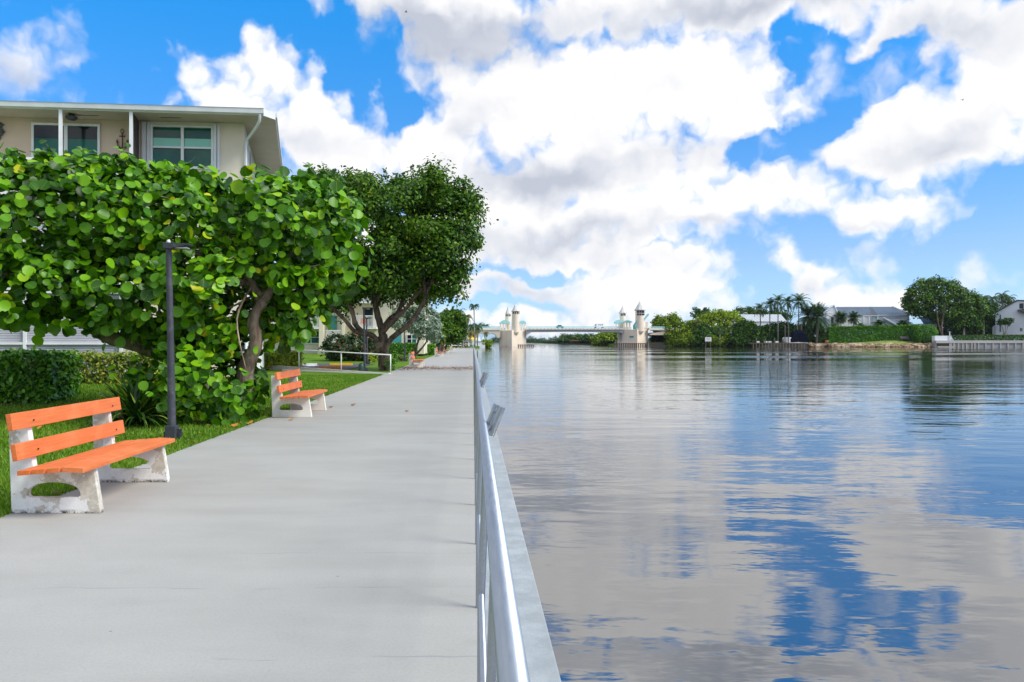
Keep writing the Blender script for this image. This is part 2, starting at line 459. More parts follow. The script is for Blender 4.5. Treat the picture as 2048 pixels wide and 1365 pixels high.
def lawn_mat():
    m, k, b = new_mat('lawn_turf')
    P = k.new('ShaderNodeNewGeometry').outputs['Position']
    a = k.noise(P, .35, 4, .6); f = k.noise(P, 30, 4, .75); st = k.noise(k.v('MULTIPLY', P, (.7, 4, 1)), 1.2, 3, .6)
    c = k.mix(k.map(a, .3, .7), (.085, .175, .005), (.145, .27, .007))
    c = k.mix(k.m('MULTIPLY', k.map(f, .3, .75), .55), c, (.030, .070, .006))
    c = k.mix(k.m('MULTIPLY', k.map(st, .5, .75), .35), c, (.14, .21, .02))
    c = k.mix(k.m('MULTIPLY', k.map(k.noise(P, 1.1, 5, .7), .56, .70), .45), c, (.15, .12, .035))
    k.put(b.inputs['Base Color'], c); b.inputs['Roughness'].default_value = .85; b.inputs['Specular IOR Level'].default_value = .15
    bn = k.new('ShaderNodeBump'); bn.inputs['Strength'].default_value = .8; bn.inputs['Distance'].default_value = .03
    k.put(bn.inputs['Height'], f); k.put(b.inputs['Normal'], bn.outputs[0])
    return m
M['lawn'] = lawn_mat()
M['grass'] = leafmat('grass_blade', [(0, (.06, .14, .004)), (.5, (.13, .27, .007)), (.9, (.20, .36, .014)), (1, (.32, .34, .06))], .6, .3, vs=.6)
M['soil'] = pmat('mulch_soil', (.055, .035, .022), .9, .4, 8, bump=.8, bs=15)
M['seagrape'] = leafmat('seagrape_leaf', [(0, (.013, .055, .003)), (.38, (.048, .165, .003)), (.66, (.12, .32, .004)), (.93, (.21, .45, .005)), (.99, (.32, .52, .008)), (1, (.54, .54, .012))], .38, .28, vein=(.27, .44, .04), spec=.3, vs=.35, vamt=.07)
M['mahogany'] = leafmat('mahogany_leaf', [(0, (.010, .036, .003)), (.40, (.042, .115, .005)), (.80, (.105, .24, .009)), (1, (.18, .27, .015))], .45, .28, spec=.25, vs=.45, vamt=.3)
M['dark_leaf'] = leafmat('hedge_leaf', [(0, (.022, .085, .006)), (.6, (.075, .23, .008)), (1, (.17, .40, .02))], .4, .22, vs=.8)
M['croton'] = leafmat('croton_leaf', [(0, (.08, .14, .008)), (.35, (.20, .31, .012)), (.7, (.42, .47, .03)), (.92, (.45, .40, .04)), (1, (.35, .10, .03))], .4, .3, vs=.8)
M['mixed_hedge'] = leafmat('mixed_hedge_leaf', [(0, (.05, .08, .010)), (.4, (.14, .22, .02)), (.75, (.30, .38, .03)), (1, (.52, .48, .07))], .45, .3, vs=.8)
M['silver'] = leafmat('silver_leaf', [(0, (.13, .19, .13)), (.6, (.26, .34, .25)), (1, (.42, .50, .38))], .6, .2)
M['hibiscus'] = leafmat('hibiscus_leaf', [(0, (.014, .030, .010)), (.6, (.030, .075, .014)), (.93, (.06, .11, .02)), (1, (.32, .05, .03))], .45, .2)
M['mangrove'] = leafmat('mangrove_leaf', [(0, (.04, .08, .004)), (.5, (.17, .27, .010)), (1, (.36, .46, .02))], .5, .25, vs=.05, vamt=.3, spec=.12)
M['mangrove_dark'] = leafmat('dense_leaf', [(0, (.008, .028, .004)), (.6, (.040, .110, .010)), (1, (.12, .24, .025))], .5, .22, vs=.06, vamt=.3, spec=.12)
M['clipped'] = leafmat('clipped_hedge_leaf', [(0, (.030, .115, .006)), (.6, (.065, .21, .009)), (1, (.14, .34, .018))], .5, .22, vs=.08, spec=.12)
M['palm'] = leafmat('palm_frond', [(0, (.020, .050, .012)), (.6, (.045, .105, .02)), (1, (.12, .19, .04))], .42, .2, spec=.12)
M['palm_dry'] = leafmat('palm_frond_gold', [(0, (.10, .09, .03)), (.6, (.20, .21, .05)), (1, (.40, .30, .05))], .5, .25)
M['date_palm'] = leafmat('date_palm_frond', [(0, (.022, .050, .016)), (.6, (.05, .105, .032)), (1, (.12, .20, .06))], .45, .2, spec=.12)
M['far_green'] = leafmat('far_leaf', [(0, (.03, .07, .035)), (1, (.09, .17, .07))], .7, .15, vs=.02, spec=.12)
M['strap'] = leafmat('strap_leaf', [(0, (.008, .028, .006)), (.6, (.022, .070, .010)), (.85, (.07, .16, .015)), (1, (.30, .36, .04))], .35, .2)
M['purple'] = leafmat('purple_flower', [(0, (.03, .07, .015)), (.45, (.05, .11, .02)), (.5, (.30, .22, .58)), (1, (.46, .36, .75))], .6, .25, vamt=.05)
M['debris'] = leafmat('fallen_leaf', [(0, (.10, .045, .025)), (.5, (.24, .11, .05)), (.85, (.38, .16, .06)), (1, (.50, .30, .06))], .7, .1)
M['debris_orange'] = leafmat('fallen_seagrape_leaf', [(0, (.42, .14, .03)), (1, (.62, .30, .04))], .6, .1, vamt=.1)
def bark(name, a, bcol, sc):
    m, k, b = new_mat(name)
    P = k.new('ShaderNodeNewGeometry').outputs['Position']
    n = k.noise(k.v('MULTIPLY', P, (1, 1, .22)), sc, 5, .65); pt = k.noise(P, sc * .18, 3, .6)
    c = k.mix(k.map(n, .3, .7), a, bcol); c = k.mix(k.map(pt, .5, .68), c, tuple(x * 1.5 for x in bcol))
    k.put(b.inputs['Base Color'], c); b.inputs['Roughness'].default_value = .9; b.inputs['Specular IOR Level'].default_value = .15
    bn = k.new('ShaderNodeBump'); bn.inputs['Strength'].default_value = .9; bn.inputs['Distance'].default_value = .04
    k.put(bn.inputs['Height'], n); k.put(b.inputs['Normal'], bn.outputs[0])
    return m
M['bark_grey'] = bark('seagrape_bark', (.13, .09, .062), (.32, .245, .18), 9)
M['bark_brown'] = bark('mahogany_bark', (.045, .033, .026), (.15, .112, .084), 7)
M['bark_palm'] = bark('palm_bark', (.13, .12, .10), (.30, .28, .24), 2)
def board_mat():
    m, k, b = new_mat('orange_painted_board')
    P = k.new('ShaderNodeNewGeometry').outputs['Position']
    gr = k.noise(k.v('MULTIPLY', P, (26, 1.0, 26)), 2.6, 5, .65); bl = k.noise(P, 3.0, 4, .6)
    c = k.mix(k.map(gr, .3, .72), (.60, .135, .032), (.74, .195, .055))
    c = k.mix(k.m('MULTIPLY', k.map(bl, .45, .7), .55), c, (.78, .25, .09))
    chip = k.map(k.m('ADD', k.noise(k.v('MULTIPLY', P, (3, .8, 3)), 9, 5, .75), k.m('MULTIPLY', gr, .15)), .755, .775)
    c = k.mix(k.m('MULTIPLY', chip, .75), c, (.40, .22, .13))
    k.put(b.inputs['Base Color'], c); k.put(b.inputs['Roughness'], k.m('MULTIPLY_ADD', gr, .3, .40)); b.inputs['Specular IOR Level'].default_value = .35
    bn = k.new('ShaderNodeBump'); bn.inputs['Strength'].default_value = .35; bn.inputs['Distance'].default_value = .003
    k.put(bn.inputs['Height'], k.m('SUBTRACT', gr, chip)); k.put(b.inputs['Normal'], bn.outputs[0])
    return m
M['orange'] = board_mat()
def panel_mat():
    m, k, b = new_mat('peeling_white_paint')
    P = k.new('ShaderNodeNewGeometry').outputs['Position']
    n = k.noise(P, 3.4, 7, .62); n2 = k.noise(k.v('ADD', P, (7, 3, 1)), 16, 5, .7)
    sz = k.new('ShaderNodeSeparateXYZ'); k.put(sz.inputs[0], P)
    peel = k.map(k.m('ADD', n, k.m('MULTIPLY', k.m('SUBTRACT', n2, .5), .13)), .505, .518)
    c = k.mix(k.map(n2, .3, .7), (.76, .75, .72), (.86, .85, .83))
    c = k.mix(peel, c, k.mix(k.map(n2, .35, .65), (.50, .45, .37), (.64, .60, .52)))
    low = k.m('MULTIPLY', k.map(sz.outputs[2], .005, .05, 1, 0), k.map(n2, .40, .6))
    c = k.mix(low, c, (.05, .045, .035))
    k.put(b.inputs['Base Color'], c); b.inputs['Roughness'].default_value = .7; b.inputs['Specular IOR Level'].default_value = .25
    bn = k.new('ShaderNodeBump'); bn.inputs['Strength'].default_value = .5; bn.inputs['Distance'].default_value = .004
    k.put(bn.inputs['Height'], k.m('ADD', k.m('MULTIPLY', peel, -1.0), k.m('MULTIPLY', n2, .6))); k.put(b.inputs['Normal'], bn.outputs[0])
    return m
M['panel'] = panel_mat()
M['panel_clean'] = pmat('aged_white_paint', (.80, .76, .68), .7, .10, 3, bump=.3, bs=30, stain=(.66, .60, .50), ss=2.5, stain_amt=.35)
M['lamp'] = pmat('charcoal_paint', (.040, .042, .054), .55, .2, 3, bump=.25, bs=40, stain=(.12, .12, .14), ss=9, stain_amt=.35)
M['lens'] = pmat('lamp_lens', (.65, .66, .66), .3, .05)
M['stucco'] = pmat('beige_stucco', (.86, .75, .60), .85, .05, 1.2, bump=.25, bs=60, spec=.2, stain=(.78, .67, .53), ss=.8, stain_amt=.35)
M['stucco_pink'] = pmat('tan_stucco', (.70, .54, .42), .85, .05, 1.2, bump=.25, bs=60, spec=.2)
M['cream'] = pmat('cream_stucco', (.72, .65, .50), .85, .05, .6, spec=.2, stain=(.58, .53, .43), ss=.5, stain_amt=.3)
M['white_wall'] = pmat('white_stucco', (.78, .78, .77), .8, .05, 1.0, spec=.25)
M['white'] = pmat('white_paint', (.80, .80, .80), .45, .05, 3)
M['roof_edge'] = pmat('white_metal_gutter', (.72, .73, .74), .4, .06, 2)
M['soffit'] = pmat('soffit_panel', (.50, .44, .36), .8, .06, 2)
M['roof_dark'] = pmat('grey_roofing', (.30, .31, .33), .8, .12, 3)
M['shutter'] = None
def shutter_mat():
    m, k, b = new_mat('corrugated_shutter')
    P = k.new('ShaderNodeNewGeometry').outputs['Position']
    s = k.new('ShaderNodeSeparateXYZ'); k.put(s.inputs[0], P)
    w = k.m('PINGPONG', k.m('MULTIPLY', s.outputs[2], 18.0), .5)
    n = k.noise(P, 1.5, 3)
    c = k.mix(k.map(n, .3, .7), (.50, .50, .56), (.60, .60, .66))
    k.put(b.inputs['Base Color'], c); b.inputs['Roughness'].default_value = .45
    bn = k.new('ShaderNodeBump'); bn.inputs['Strength'].default_value = 1.0; bn.inputs['Distance'].default_value = .04
    k.put(bn.inputs['Height'], k.map(w, .12, .40)); k.put(b.inputs['Normal'], bn.outputs[0])
    return m
M['shutter'] = shutter_mat()
def glass_mat(name, c1, c2, rough=.06):
    m, k, b = new_mat(name)
    P = k.new('ShaderNodeNewGeometry').outputs['Position']
    k.put(b.inputs['Base Color'], k.mix(k.map(k.noise(P, .9, 3), .35, .65), c1, c2))
    b.inputs['Roughness'].default_value = rough; b.inputs['IOR'].default_value = 1.42
    return m
M['glass'] = glass_mat('tinted_glass', (.008, .085, .066), (.02, .14, .10))
M['glass_pale'] = glass_mat('blind_behind_glass', (.25, .62, .50), (.42, .78, .66), .15)
M['glass_dark'] = glass_mat('dark_glass', (.008, .011, .014), (.025, .032, .036))
M['screen'] = pmat('dark_insect_screen', (.035, .028, .028), .7, .1)
M['rust'] = pmat('rusty_iron', (.17, .07, .035), .8, .3, 8)
M['verdigris'] = pmat('patina_metal', (.07, .09, .08), .7, .3, 8)
M['black'] = pmat('black_plastic', (.015, .015, .018), .5, .2)
M['teal'] = pmat('teal_paint', (.055, .30, .32), .5, .08, 2)
M['teal_metal'] = pmat('aqua_metal', (.34, .66, .67), .45, .08, 1)
M['asphalt'] = pmat('asphalt', (.075, .07, .072), .9, .2, 3, bump=.5, bs=40)
M['walk'] = pmat('old_concrete', (.42, .385, .32), .85, .15, 2, bump=.4, bs=30, stain=(.28, .26, .22), ss=3, stain_amt=.5)
M['yellow'] = pmat('yellow_paint', (.75, .42, .02), .6, .1, 4)
M['orange_stop'] = pmat('orange_kerb_paint', (.60, .19, .03), .6, .15, 4)
M['green_box'] = pmat('green_plastic', (.012, .045, .032), .45, .1)
M['bridge'] = pmat('bridge_concrete', (.86, .73, .59), .8, .05, .12, spec=.2, stain=(.78, .64, .50), ss=.12, stain_amt=.5)
M['bridge_white'] = pmat('bridge_parapet', (.88, .85, .79), .7, .05, .2)
M['bridge_roof'] = pmat('pale_roof_tile', (.60, .57, .55), .7, .12, .8)
M['girder'] = pmat('girder_paint', (.52, .50, .48), .6, .08, .5)
M['timber'] = pmat('dock_timber', (.16, .12, .09), .9, .3, 2)
M['pile'] = pmat('pile_timber', (.16, .135, .11), .9, .25, 1)
M['navy'] = pmat('navy_canvas', (.004, .006, .016), .9, .25, .8, spec=.05)
M['hull'] = pmat('white_gelcoat', (.75, .75, .76), .3, .05)
M['rock'] = pmat('riprap_rock', (.30, .20, .115), .9, .45, .6, bump=.6, bs=2, stain=(.50, .43, .33), ss=.3, stain_amt=.8)
M['house_white'] = pmat('white_house_stucco', (.80, .82, .85), .8, .04, .1)
M['seam_pale'] = None
def seam_mat(name, a, bcol, freq):
    m, k, b = new_mat(name)
    tc = k.new('ShaderNodeTexCoord').outputs['Object']
    s = k.new('ShaderNodeSeparateXYZ'); k.put(s.inputs[0], tc)
    w = k.m('PINGPONG', k.m('MULTIPLY', k.m('MULTIPLY_ADD', s.outputs[2], .6, s.outputs[0]), freq), .5)
    c = k.mix(k.map(w, .14, .30), bcol, a)
    c = k.mix(k.m('MULTIPLY', k.map(k.noise(tc, .3, 3), .4, .7), .3), c, tuple(x * .8 for x in a))
    k.put(b.inputs['Base Color'], c); b.inputs['Roughness'].default_value = .45; b.inputs['Metallic'].default_value = .2
    return m
M['seam'] = seam_mat('standing_seam_roof', (.060, .080, .095), (.20, .23, .26), .8)
M['seam_pale'] = seam_mat('pale_standing_seam_roof', (.50, .52, .53), (.42, .44, .46), .7)
M['shingle'] = pmat('dark_roof_shingle', (.12, .105, .11), .9, .2, 1)
M['grey_wall'] = pmat('grey_seawall', (.34, .34, .36), .8, .1, .3, stain=(.22, .22, .23), ss=.15, stain_amt=.5)
M['red'] = pmat('faded_red', (.40, .08, .05), .7, .2)
M['skin'] = pmat('skin', (.42, .24, .16), .6, .05)
M['cloth_dark'] = pmat('dark_clothing', (.02, .02, .025), .9, .2)
M['cloth_green'] = pmat('green_clothing', (.02, .085, .055), .9, .2)
M['cloth_blue'] = pmat('blue_clothing', (.045, .06, .10), .9, .2)
M['tent'] = pmat('tent_canvas', (.78, .78, .76), .8, .05)
M['yellow_canvas'] = pmat('yellow_canvas', (.80, .52, .03), .8, .06)
M['green_roof'] = pmat('green_gazebo_roof', (.055, .14, .10), .6, .1)
def water_mat():
    m, k, b = new_mat('canal_water')
    P = k.new('ShaderNodeNewGeometry').outputs['Position']
    s = k.new('ShaderNodeSeparateXYZ'); k.put(s.inputs[0], P)
    d = s.outputs[1]
    k.put(b.inputs['Base Color'], k.mix(k.map(k.noise(P, .06, 3), .35, .65), (.016, .016, .016), (.026, .024, .021)))
    b.inputs['Roughness'].default_value = .03
    b.inputs['IOR'].default_value = WATER_IOR
    h1 = k.noise(k.v('MULTIPLY', P, (.50, 1.0, 1)), .45, 3, .45)      # long low ripples
    h2 = k.noise(k.v('MULTIPLY', P, (.42, 1.0, 1)), 2.4, 3, .55)
    h3 = k.noise(k.v('MULTIPLY', P, (.6, 1.0, 1)), 9.0, 2, .5)
    patch = k.map(k.noise(P, .05, 3, .5), .35, .65, .35, 1.0)
    near = k.map(d, 8, 40)
    hh = k.m('ADD', k.m('MULTIPLY', h1, k.m('MULTIPLY_ADD', near, WAVE1B, WAVE1)), k.m('MULTIPLY', k.m('MULTIPLY', h2, patch), k.m('MULTIPLY_ADD', near, WAVE2B, WAVE2)))
    hh = k.m('ADD', hh, k.m('MULTIPLY', k.m('MULTIPLY', h3, patch), WAVE3))
    # a passing wake: a few long crests near the far bank
    u = k.m('ADD', d, k.m('ADD', k.m('MULTIPLY', s.outputs[0], -.10), k.m('MULTIPLY', k.noise(P, .03, 2), 18)))
    env = k.m('MULTIPLY', k.m('MULTIPLY', k.map(u, 85, 105), k.map(u, 215, 240, 1, 0)), k.map(s.outputs[0], 5, 45))
    hh = k.m('ADD', hh, k.m('MULTIPLY', k.m('MULTIPLY', k.m('SINE', k.m('MULTIPLY', u, .16)), env), .16))
    bn = k.new('ShaderNodeBump'); bn.inputs['Strength'].default_value = 1.0; bn.inputs['Distance'].default_value = 1.0
    k.put(bn.inputs['Height'], hh); k.put(b.inputs['Normal'], bn.outputs[0])
    return m
WATER_IOR = 3.5
WAVE1, WAVE1B, WAVE2, WAVE2B, WAVE3 = .044, .000, .0070, .010, .0014
M['water'] = water_mat()

# ================================================================== SETTING
def sheet(name, V, Fq, mat, smooth=True):
    return tag(np_mesh(name, np.array(V, float), np.array(Fq), mat, smooth=smooth), kind='structure')
# water: one sheet to the horizon
tag(MB().add([(.3, -40, WATER), (1500, -40, WATER), (1500, 3000, WATER), (-1500, 3000, WATER), (-1500, 178, WATER), (.3, 178, WATER)], [(0, 1, 2, 3, 4, 5)]).build('water', M['water']), kind='structure')
# left lawn
def grid(xs, ys, zf):
    X, Y = np.meshgrid(xs, ys); Z = zf(X, Y)
    V = np.stack([X, Y, Z], -1).reshape(-1, 3); nx = len(xs); Fq = []
    for j in range(len(ys) - 1):
        for i in range(nx - 1): Fq.append((j * nx + i, j * nx + i + 1, (j + 1) * nx + i + 1, (j + 1) * nx + i))
    return V, Fq
xs = np.concatenate([np.linspace(-400, -32, 12), np.linspace(-30, -4.2, 44)])
ys = np.concatenate([np.linspace(-30, 4, 5), np.linspace(5, 90, 86), np.linspace(95, 178, 12)])
V, Fq = grid(xs, ys, lambda x, y: g(x, y) - .02)
sheet('lawn', V, Fq, M['lawn'])
# land beyond the end of the walk
MB_ = MB().prism([(-400, 178), (.45, 178), (.45, 252), (3.2, 257), (3.2, 262), (4.4, 318), (-400, 320)], -1.4, -.03)
tag(MB_.build('shore_ground', M['lawn']), kind='structure')
# the walk and the seawall cap
ms = MB(); ms.bx(-4.3, .045, -12, 178, -.5, 0)
tag(ms.build('path', M['path'], bevel=.006), kind='structure')
sw = thing('seawall', (.23, 80, 0), 'long pale concrete seawall cap running beside the walk above the water', 'seawall')
MB().bx(-.185, .19, -92, 98, -.16, -.012).build('wall_cap', M['cap'], sw, bevel=.008)
MB().bx(-.18, .13, -92, 98, -2.0, -.16).build('wall_face', M['seawall'], sw)

# ================================================================== RAILING
rail = thing('railing', (.06, 0, 0), 'galvanised tubular steel railing running along the seawall edge', 'railing')
MB().tube([(0, y, 1.10) for y in (-1.2, 30, 60, 100, 140, 177)], .024, 20).build('top_rail', M['steel'], rail, smooth=True)
MB().tube([(-.026, y, .55) for y in (-1.2, 30, 60, 100, 140, 177)], .0125, 12).build('mid_rail', M['steel'], rail, smooth=True)
post = MB().tube([(-.028, 0, -.012), (-.026, 0, .55), (-.006, 0, 1.085)], .016, 12).add([], [])
post.lathe([(.034, 0), (.034, .006), (.018, .010)], (-.028, 0, -.012), 12)
p0 = post.build('post', M['steel'], rail, auto=40); p0.location = (0, .3, 0)
for i in range(1, 99):
    c = p0.copy(); col.objects.link(c); c.parent = rail; c.location = (0, .3 + i * 1.5 + max(0, i - 60) * .8, 0)
def rod_holder(y):
    m = MB(); a = Vector((.045, y, 1.04)); d = Vector((.36, -.10, .93)).normalized()
    m.tube([a, a + d * .185], .021, 16, cap=False); m.tube([a + d * .185, a + d * .1851, a + d * .02], [.021, .0178, .0178], 16, cap=False)
    b = a + Vector((-.028, .050, .02)); m.tube([b, b + d * .175], .016, 14, cap=False); m.tube([b + d * .175, b + d * .1751, b + d * .02], [.016, .0135, .0135], 14, cap=False)
    m.box((.03, y + .03, 1.09), (.04, .09, .02))
    m.tube([a + d * .15 + Vector((-.03, .03, 0)), a + d * .15 + Vector((-.03, .032, .002)) + Vector((-.012, -.012, .004))], .010, 8)
    return m.build('rod_holder', M['steel'], rail, auto=40)
rod_holder(4.75); rod_holder(9.7)

# ================================================================== BENCHES
def make_bench(name, label, pm):
    t = thing(name, (0, 0, 0), label, 'bench', 'orange slatted benches along the walk')
    ox = -.415
    out = [(0, 0), (.83, 0), (.765, .425), (.52, .42), (.21, .40), (.142, .87), (-.03, .87)]
    out = [(a + ox, b) for a, b in out]
    hole = []
    for k in range(15):
        u = k / 14 * math.pi; hole.append((.39 + .25 * math.cos(u), .155 + .015 + .118 * math.sin(u) ** .8))
    hole += [(.15, .158), (.17, .147), (.61, .147), (.63, .158)]
    hole = [(a + ox, b) for a, b in hole]
    for y in (-.855, .78):
        MB().prism(out, y, y + .075, 'y', [hole]).build('end_panel', pm, t, bevel=.007)
    L0, L1 = -1.16, 1.04
    def board(name, poly):
        MB().prism([(a + ox, b) for a, b in poly], L0, L1, 'y').build(name, M['orange'], t, bevel=.004)
    def tilted(x, z, w, th, dx):    # board standing on its edge, leaning back by dx over its width
        n = Vector((w, dx)).normalized() * th
        return [(x, z), (x + n.x, z + n.y), (x + n.x - dx, z + n.y + w), (x - dx, z + w)]
    board('backrest_board', tilted(.145, .795, .15, .046, .024))
    board('backrest_board', tilted(.187, .525, .15, .046, .024))
    board('seat_board', [(.225, .400), (.338, .407), (.338, .449), (.225, .442)])
    board('seat_board', [(.362, .411), (.470, .419), (.470, .461), (.362, .453)])
    board('seat_board', [(.494, .421), (.602, .429), (.602, .471), (.494, .463)])
    board('seat_board', [(.626, .434), (.815, .424), (.815, .466), (.626, .478)])
    for y in (-.8175, .8175):       # dark bolt heads through the boards
        for x, z in ((.178, .865), (.22, .595)): MB().tube([(x + ox + .008, y, z), (x + ox + .016, y, z)], .008, 8).build('bolt', M['black'], t)
    return t
b1 = make_bench('park_bench', 'nearest bench, orange boards on white concrete ends with peeling paint', M['panel'])
b1.location = (-3.87, 8.28, 0)
b2 = make_bench('park_bench', 'second bench, orange boards on cleaner cream ends, beside the sea grape skirt', M['panel_clean'])
b2.location = (-3.80, 17.65, 0)
for i, (x, y, lab) in enumerate(((-3.42, 48.9, 'small bench on the strip of fallen leaves, by the ramp handrail'), (-3.46, 81.9, 'small distant bench before the dark tangled tree trunks'), (-3.5, 103, 'distant bench under the rounded green trees, second of the close pair'), (-3.55, 139, 'tiny farthest bench near the people at the end of the walk'))):
    dup(b2, (x, y, 0), lab)

# ================================================================== LAMPS
def make_lamp(label, h, lean=0.):
    t = thing('lamp_post', (0, 0, 0), label, 'lamp post', 'dark lamp posts along the lawn')
    MB().tube([(0, 0, 0), (-lean * .4, 0, h * .5), (-lean, 0, h)], [.068, .054, .047], 16).build('pole', M['lamp'], t, auto=50)
    b = MB()
    b.box((0, 0, .11), (.17, .17, .22)); b.box((.125, 0, .08), (.09, .02, .17)); b.box((-.105, 0, .06), (.06, .02, .12))
    b.build('base_bracket', M['lamp'], t, bevel=.01)
    hd = MB().prism([(-.06, h - .085), (.05, h - .10), (.37, h - .035), (.37, h - .015), (.06, h + .0), (-.06, h + .01)], -.10, .10, 'y').build('lamp_head', M['lamp'], t, bevel=.008)
    hd.location.x = -lean
    MB().box((.20 - lean, 0, h - .078), (.24, .15, .014), M=None).build('lens', M['lens'], hd).location.x = lean
    MB().lathe([(.03, 0), (.035, .03), (.02, .06)], (-lean, 0, h - .002), 10).build('cap', M['lens'], t)
    return t
l1 = make_lamp('nearest dark lamp post, standing in front of the sea grape', 3.2, .055); l1.location = (-4.93, 13.1, 0)
dup(l1, (-5.68, 42, 0), 'dark lamp post beside the green utility box by the ramp', sc=(1, 1, 1.05))
dup(l1, (-7.2, 54.5, g(-7.2, 54.5)), 'dark lamp post just behind the one by the ramp', sc=(1, 1, 1.0))
dup(l1, (-5.2, 61, .05), 'slim lamp post in front of the teal door and window', sc=(1, 1, .95))
dup(l1, (-5.25, 88, .1), 'far lamp post under the silver leaved tree', sc=(1, 1, 1))

# ================================================================== PLANT BUILDERS
def limbs(mb, lst, seg=9, wob=.03):
    for pts, r0, r1 in lst:
        P = [Vector(p) for p in pts]; out = []; rr = []; n = len(P); K = 5
        for i in range(n - 1):
            a, b_, c, d = P[max(i - 1, 0)], P[i], P[i + 1], P[min(i + 2, n - 1)]
            for q in range(K + (i == n - 2)):
                t = q / K
                out.append(.5 * ((2 * b_) + (c - a) * t + (2 * a - 5 * b_ + 4 * c - d) * t * t + (3 * b_ - a - 3 * c + d) * t ** 3) + Vector(rng.normal(size=3)) * wob * r0)
                u = (i + t) / (n - 1); rr.append((r0 + (r1 - r0) * u ** .8) * (1 + .06 * rng.normal()))
        mb.tube(out, rr, seg)
    return mb
def plant(name, label, cat, base, crown, mats, trunk=None, barkm=None, group=None, part='crown', tpart='trunk'):
    # crown: list of (V, F, uv) leaf sets already in world space
    t = thing(name, base, label, cat, group); b = np.array(base)
    Vs, Fs, Us = [], [], []; o = 0
    for V, Fq, uv in crown:
        Vs.append(V - b); Fs.append(Fq + o); Us.append(uv); o += len(V)
    np_mesh(part, np.concatenate(Vs), np.concatenate(Fs), mats, t, np.concatenate(Us))
    if trunk:
        ob = limbs(MB(), trunk).build(tpart, barkm or M['bark_brown'], None, smooth=True)
        ob.data.transform(Matrix.Translation(-Vector(base))); ob.parent = t
    return t
def px_ell(lst, Y, dy=2.0, ys=None):
    # (px, py, rx, ry[, Y, depth radius]) -> ellipsoids in metres
    out = []
    for e in lst:
        Yc = e[4] if len(e) > 4 else Y; d = e[5] if len(e) > 5 else dy
        p = at(e[0], e[1], Yc); s = Yc / F
        out.append((p.x, p.y, p.z, e[2] * s, d, e[3] * s))
    return out

# ------------------------------------------------------------------ sea grape
SG = [(60, 445, 165, 105, 16.2, 2.0), (240, 442, 165, 104, 17, 2.2), (385, 462, 118, 104, 17.3, 2.2), (570, 478, 98, 108, 17.6, 2.0), (640, 482, 72, 98, 17.8, 1.7), (480, 490, 90, 90, 17.5, 1.6),
      (80, 560, 140, 78, 15.8, 1.5), (280, 590, 150, 95, 16.4, 1.7), (440, 575, 130, 95, 16.8, 1.8), (594, 568, 68, 80, 17.3, 1.2), (570, 640, 34, 40, 17.2, .6),
      (90, 350, 46, 30, 15.9, .7), (180, 352, 40, 30, 16.3, .7), (255, 350, 46, 28, 16.5, .7), (345, 362, 44, 28, 16.8, .7), (430, 375, 30, 22, 17, .6), (555, 378, 40, 26, 17.3, .7), (625, 380, 42, 32, 17.5, .7), (690, 430, 30, 40, 17.7, .7), (20, 345, 40, 26, 15.7, .7),
      (-90, 470, 160, 120, 16, 2), (420, 770, 128, 80, 16.2, 1.4), (345, 730, 60, 90, 16.5, 1.0), (480, 795, 46, 48, 16.2, .9), (360, 800, 70, 52, 16.0, .8), (470, 740, 70, 60, 16.3, .9), (425, 672, 66, 60, 17.0, .8), (470, 650, 36, 50, 17.3, .6)]
E = px_ell(SG, 17)
C, N = crown_pts(E, 7000, .42, .80, .45, .75)
C2, N2 = clumped(E, 420, 27, .40, .34, .82, .55, .75, .85)     # leaves gathered at the twig ends
C, N = np.concatenate([C, C2]), np.concatenate([N, N2])
# face more leaves outward and towards the light over the water
N = unit(N + np.array([.25, -.35, .10]))
sz = rng.uniform(.12, .235, len(C)) * np.where(rng.random(len(C)) < .2, .7, 1)
def clear_of(C, pts, rad, keepfrac):
    # leaves that would hang right in front of a bare limb are thinned out
    hide = np.zeros(len(C), bool); P = [np.array(p) for p in pts]
    for a, b_ in zip(P[:-1], P[1:]):
        d = b_ - a; d2 = d[[0, 2]]; t = np.clip(((C[:, [0, 2]] - a[[0, 2]]) @ d2) / (d2 @ d2), 0, 1)
        q = a + t[:, None] * d; hide |= (np.hypot(C[:, 0] - q[:, 0], C[:, 2] - q[:, 2]) < rad) & (C[:, 1] < q[:, 1] + .3)
    return ~hide | (rng.random(len(C)) < keepfrac)
keep = (C[:, 2] > .12) & ~((C[:, 0] > -4.45) & (C[:, 2] < 1.35))      # nothing hangs over the second bench
keep &= clear_of(C, [at(500, 722, 16.8), at(512, 690, 16.6), at(506, 640, 16.5), at(528, 598, 16.6)], .42, .06)
keep &= clear_of(C, [at(370, 735, 16.8), at(290, 700, 16.7), at(215, 677, 16.5), at(168, 648, 16.4)], .30, .10)
set1 = leaves(C[keep], N[keep], sz[keep], round_leaf(), droop=.5)
# shoots standing out of the top
sh = []; shn = []
for px, py, Y in ((95, 290, 15.6), (175, 318, 16), (235, 312, 16.2), (350, 322, 16.6), (345, 335, 16.6), (510, 362, 17), (545, 358, 17.2), (620, 352, 17.4), (30, 320, 15.5), (440, 350, 16.8), (715, 490, 17.4), (708, 400, 17.5), (660, 372, 17.5), (590, 365, 17.3), (130, 320, 16)) + tuple((rng.uniform(0, 700), 326 + 30 * rng.random() + max(0, 25 * (1 - 1)), rng.uniform(15.8, 17.4)) for _ in range(26)):
    p = np.array(at(px, py + max(0., (px - 300) * .06), Y))
    for q in range(7):
        sh.append(p + rng.normal(size=3) * np.array([.07, .07, .05]) - np.array([0, 0, .09 * q])); shn.append(unit(rng.normal(size=(1, 3)) + np.array([[.3, -.7, .6]]))[0])
